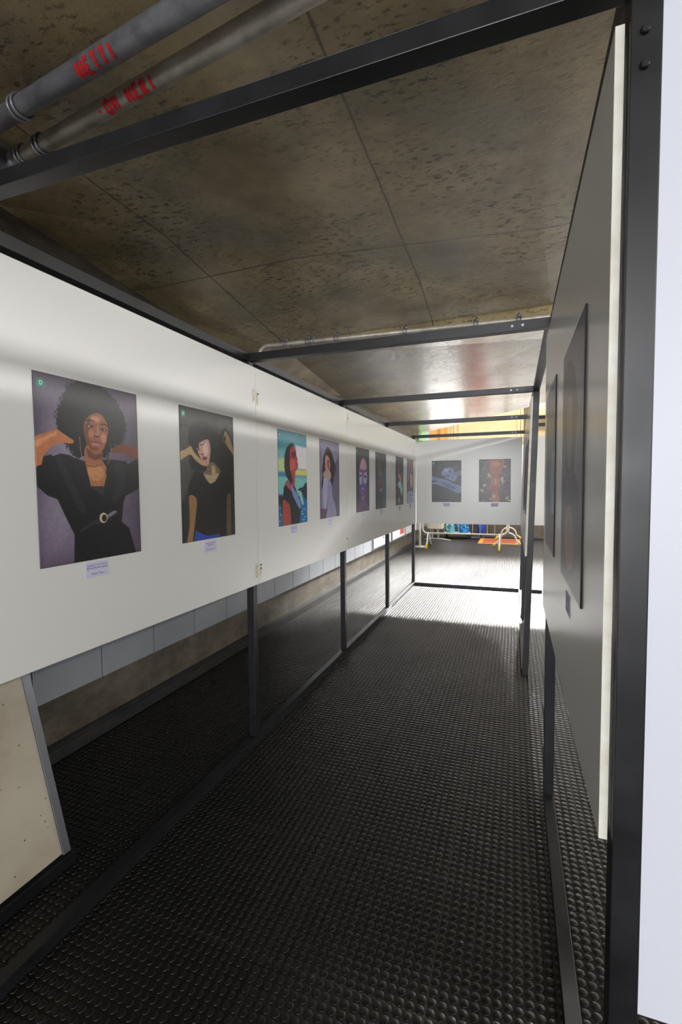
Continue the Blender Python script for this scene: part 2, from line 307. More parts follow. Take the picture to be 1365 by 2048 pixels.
# upper pipe passes (-1.787,1.276) and (-.87,1.185) at z 2.87 ; lower one (-1.93,1.45) and (-.60,1.29)
ceiling_pipe('thick grey ceiling pipe with red lettering, the upper one at the top left corner', (-2.36, 1.332, 2.848), (1.0, .763, 2.60), .031, M_galv, (.79, 2.4), ('NETTI', 1.15, .036, .037), .06)
ceiling_pipe('thick pale ceiling pipe with red lettering, the lower one ending in a fitting', (-1.834, 1.381, 2.80), (1.0, .844, 2.605), .0285, M_galw, (.03, .16, 2.1), ('.OM NERI', .55, .034, .036), .07)
e = thing('junction_box', 'grey metal conduit box at the end of the lower ceiling pipe', 'junction box', (-1.993, 1.411, 2.811))
obj('box_body', B(((-.15, -.07, -.05), (.09, .07, .055)), bev=.008), M_galv, e)
obj('pipe_fitting', T([(.09, 0, 0), (.115, 0, 0), (.12, 0, 0), (.152, -.003, 0)], [.045, .045, .034, .032], 20), M_galv, e)
bm = bmesh.new()
for a, b in ((-.04, .03), (.05, .03), (-.04, -.03), (.05, -.03)): tube(bm, [(a, b*1.2, -.05), (a, b*1.2, -.058)], .009, 10)
obj('box_screw', bm, M_alu, e)
# conduit across the ceiling above the first cross beam, turning down the wall
zc = 2.655
cy = lambda x: 3.50+(x+1.94)*.058
pts = [(-2.375, 4.36, 2.36), (-2.375, 4.36, 2.46), (-2.30, 4.2, 2.50), (-2.06, 3.64, 2.505), (-1.99, 3.50, 2.53)]+polyline_arc((-1.91, zc-.08), .08, math.pi, math.pi/2, 6, lambda a, b: (a, 3.50, b))+[(-1.2, cy(-1.2), zc), (1.4, cy(1.4), zc)]
e = thing('thin_conduit', 'thin grey conduit crossing the concrete ceiling above the first cross beam', 'pipe', (-2.375, 4.36, 2.36))
rel(obj('pipe', T(pts, .019, 14), M_galw, e), e)
for s in (-1.75, -1.56, -1.52, -1.32, -.78, -.27, .02):
    bm = bmesh.new(); y = cy(s); clamp(bm, (s, y, zc), (1, .058, 0), .019, .06); rel(obj('pipe_clamp', bm, M_galv, e, smooth=True), e)
for k, yy in enumerate((4.55, 4.70, 4.82)):
    o = obj('wall_pipe', T([(0, 0, 0), (0, 0, .56)], .017, 12), M_white, loc=(-2.375, yy, 2.36))
    tag(o, 'slim white vertical pipe on the left wall above the panels, %s of the three' % ('nearest', 'middle', 'farthest')[k], 'pipe', 'vertical wall pipes')

# ---------------------------------------------------------------- steel frame
PW = .0435; XL = -1.404; XR = .143; BAY = 1.5594; YP = [2.3738+BAY*(i-1) for i in range(5)]; ZB = 2.206; ZT = 2.2495
fr = thing('exhibition_stand', 'long black square steel frame standing along the corridor and carrying the white panels', 'frame', (XL, YP[1], 0))
def fpart(n, bm, m=M_black):
    o = obj(n, bm, m, fr); rel(o, fr); return o
h = PW/2
def lean(z): return -.038+.062*z/2.2      # X offset of the leaning right-hand posts
for i, y in enumerate(YP):
    fpart('post', B(((XL-PW, y-h, 0), (XL, y+h, ZT)), bev=.002))
def leaning_box(x0, x1, y0, y1, z0, z1, dx0, dx1, bev=.002):
    bm = B(((x0, y0, z0), (x1, y1, z1)), bev=bev)
    for v in bm.verts: v.co.x += dx0+(dx1-dx0)*(v.co.z-z0)/(z1-z0)
    return bm
# right-hand row: nearest post, second post upright, the two beyond leaning outwards at the foot
near = fpart('post', B(((.147, .80, 0), (.187, .84, 2.40)), bev=.002))
bm = bmesh.new()
for z in (2.131, 2.084): tube(bm, [(.165, .801, z), (.165, .796, z), (.165, .794, z)], [.0062, .0062, .0045], 14)
rel(obj('bolt', bm, M_black, near), fr)
bm = bmesh.new()
for z in (2.131, 2.084): tube(bm, [(.165, .7945, z), (.165, .7938, z)], [.0028, .0028], 6)
rel(obj('bolt_socket', bm, M_hole, near), fr)
fpart('post', B(((XR, YP[1]-h, 0), (XR+PW, YP[1]+h, ZT)), bev=.002))
fpart('post', leaning_box(.072, .1155, YP[2]-h, YP[2]+h, 0, ZT, 0, .060))
fpart('post', leaning_box(.078, .1215, YP[3]-h, YP[3]+h, 0, ZT, 0, .055))
fpart('post', leaning_box(.080, .1235, YP[4]-h, YP[4]+h, 0, ZT, 0, .048))
# left floor rail and top rail, bay by bay
def holes(axis, c, face):   # pair of small screws
    bm = bmesh.new()
    for s in (0, .045):
        p = [c[0], c[1], c[2]]; p[axis] += s; q = list(p); q[face[0]] += face[1]*.0015
        tube(bm, [p, q], .006, 10)
    return bm
for i in range(4):
    a, b = YP[i]+h, YP[i+1]-h
    fpart('floor_rail', B(((XL-PW, a, 0), (XL, b, PW)), bev=.0015))
    t = fpart('top_rail', B(((XL-PW, a, ZB), (XL, b, ZT)), bev=.0015))
    for o_ in (holes(1, (XL, a+.05, ZB+.022), (0, 1)), holes(1, (XL, b-.10, ZB+.022), (0, 1))): rel(obj('rail_screw', o_, M_hole, t), fr)
fpart('floor_rail', B(((XR, .84, 0), (XR+PW, YP[1]-h, PW)), bev=.0015))
bm = B(((.0665, YP[2]+h, 0), (.110, YP[3]-h, PW)), bev=.0015); fpart('floor_rail', bm)
fpart('floor_rail', B(((.080, YP[3]+h, 0), (.1235, YP[4]-h, PW)), bev=.0015))
fpart('top_rail', B(((XR, .84, ZB), (XR+PW, YP[1]-h, ZT)), bev=.0015))
for i in (1, 2, 3): fpart('top_rail', B(((.128, YP[i]+h, ZB), (.1715, YP[i+1]-h, ZT)), bev=.0015))
# cross beams
for i, y in enumerate(YP):
    yy = (.80, .84) if i == 0 else (y-h, y+h)
    x1 = .147 if i == 0 else (XR if i == 1 else .128)
    b_ = fpart('cross_beam', B(((XL, yy[0], ZB), (x1, yy[1], ZT if i else 2.242)), bev=.0015))
    if i: rel(obj('beam_screw', holes(0, (XL+.10, yy[0], ZB+.022), (1, -1)), M_hole, b_), fr); rel(obj('beam_screw', holes(0, (x1-.16, yy[0], ZB+.022), (1, -1)), M_alu, b_), fr)
o = fpart('edge_strip', B(((-.487, .806, 2.2415), (-.125, .836, 2.2475))), M_alu); o['label'] = 'bare grey strip on top of the nearest cross beam'
fpart('floor_rail', B(((XL, YP[4]-h, 0), (.07, YP[4]+h, PW)), bev=.0015)); fpart('floor_rail', B(((.1335, YP[4]-h, 0), (.374, YP[4]+h, PW)), bev=.0015))
o = fpart('rail_strip', B(((XL-.0005, 5.36, .002), (XL+.0012, 5.60, PW+.001))), M_alu); o['label'] = 'paler metal strip on the rail at the foot of the third left post'  # thin paler strip laid over the rail face

# ---------------------------------------------------------------- white panels
def panel(label, a, b, m, edge_axis=None, group='white display panels on the frame', lx=None, patches=()):
    e = thing('display_board', label, 'panel', ((a[0]+b[0])/2, (a[1]+b[1])/2, a[2]), group)
    bm = B((a, b), bev=.0008)
    if lx:
        for v in bm.verts: v.co.x += lx[0]+(lx[1]-lx[0])*(v.co.z-a[2])/(b[2]-a[2])
    bm.normal_update(); ax = 0 if (b[0]-a[0]) < (b[1]-a[1]) else 1
    for f_ in bm.faces: f_.material_index = 0 if abs(f_.normal[ax]) > .9 else 1
    rel(obj('board', bm, [m, M_edge], e), e)
    for pb in patches: rel(obj(*pb, e), e)
    return e
def patch(y, z0, z1, w, k):
    bm = bmesh.new(); rnd = random.Random(k); n = 14
    L_ = []
    for i in range(n): t = 2*math.pi*i/n; L_.append(bm.verts.new((-1.3794, y+math.cos(t)*w*rnd.uniform(.6, 1.1), (z0+z1)/2+math.sin(t)*(z1-z0)/2*rnd.uniform(.85, 1.05))))
    bm.faces.new(L_); return ('glue_mark', bm, M_tape)
def scr(y, z): return ('screw', T([(-1.380, y, z), (-1.3775, y, z)], .006, 10), M_hole)
ZA, ZC = .942, 2.173
names = ['white panel on the left side holding the afro hair portrait, nearest on the left', 'white panel on the left side holding the seaside profile portrait', 'white panel on the left side holding the painted face portrait', 'white panel on the left side farthest away, meeting the end panel at the corner']
PS = [[patch(2.352, 1.975, 2.055, .016, 1), patch(2.352, .975, 1.065, .020, 2)], [patch(2.392, 1.96, 2.05, .012, 3), patch(2.395, .98, 1.03, .012, 5), scr(2.40, 2.03), scr(2.40, 1.05), scr(2.402, 1.03), scr(3.91, 1.04)],
      [patch(3.95, 2.03, 2.13, .02, 6), patch(3.945, .99, 1.06, .018, 7), scr(3.96, 2.10)], []]
for i in range(4): panel(names[i], (-1.397 if False else -1.4035, YP[i]+.0015, ZA), (-1.380, YP[i+1]-.0015, ZC), M_panel, patches=PS[i])
ey = panel('white end panel facing the camera, across the corridor, with a dark and a floral portrait', (-1.376, YP[4]-h-.0205, ZA), (.098, YP[4]-h-.0005, 2.163), M_panel)
rel(obj('green_tape', B(((-1.372, 6.989, 2.143), (-1.275, 6.9905, 2.1632))), mat('green tape', L(150, 205, 150), .6), ey), ey)
panel('white panel beyond the end panel, glimpsed right of the frame', (.19, YP[4]-h-.0205, ZA), (1.74, YP[4]-h-.0005, 2.163), M_panel)
rt = panel('large white panel along the right side seen edge-on, nearest to the camera', (.1300, .812, .942), (.1425, YP[1], 2.158), M_panel, group='white display panels on the frame')
panel('white panel edge-on in the right row beyond the open bay', (.0805, YP[2]-h, .947), (.0965, YP[3]-.002, 2.172), M_panel, lx=(0, .0327))
panel('white panel edge-on in the right row, last before the corner', (.0835, YP[3]+.002, .947), (.0995, YP[4]-h-.022, 2.165), M_panel, lx=(0, .029))
e = thing('display_board', 'tall cool white panel at the right edge of the view, facing the camera', 'panel', (.79, .852, .64)); e['group'] = 'white display panels on the frame'
bm = B(((.1885, .842, .64), (1.40, .858, 2.28)), bev=.0008); bm.normal_update()
for f_ in bm.faces: f_.material_index = 0 if abs(f_.normal.y) > .9 else 1
rel(obj('board', bm, [M_lav, M_edge], e), e)
rel(obj('support_leg', B(((.25, .86, 0), (.29, .90, 2.2)), ((1.30, .86, 0), (1.34, .90, 2.2))), M_black, e), e)

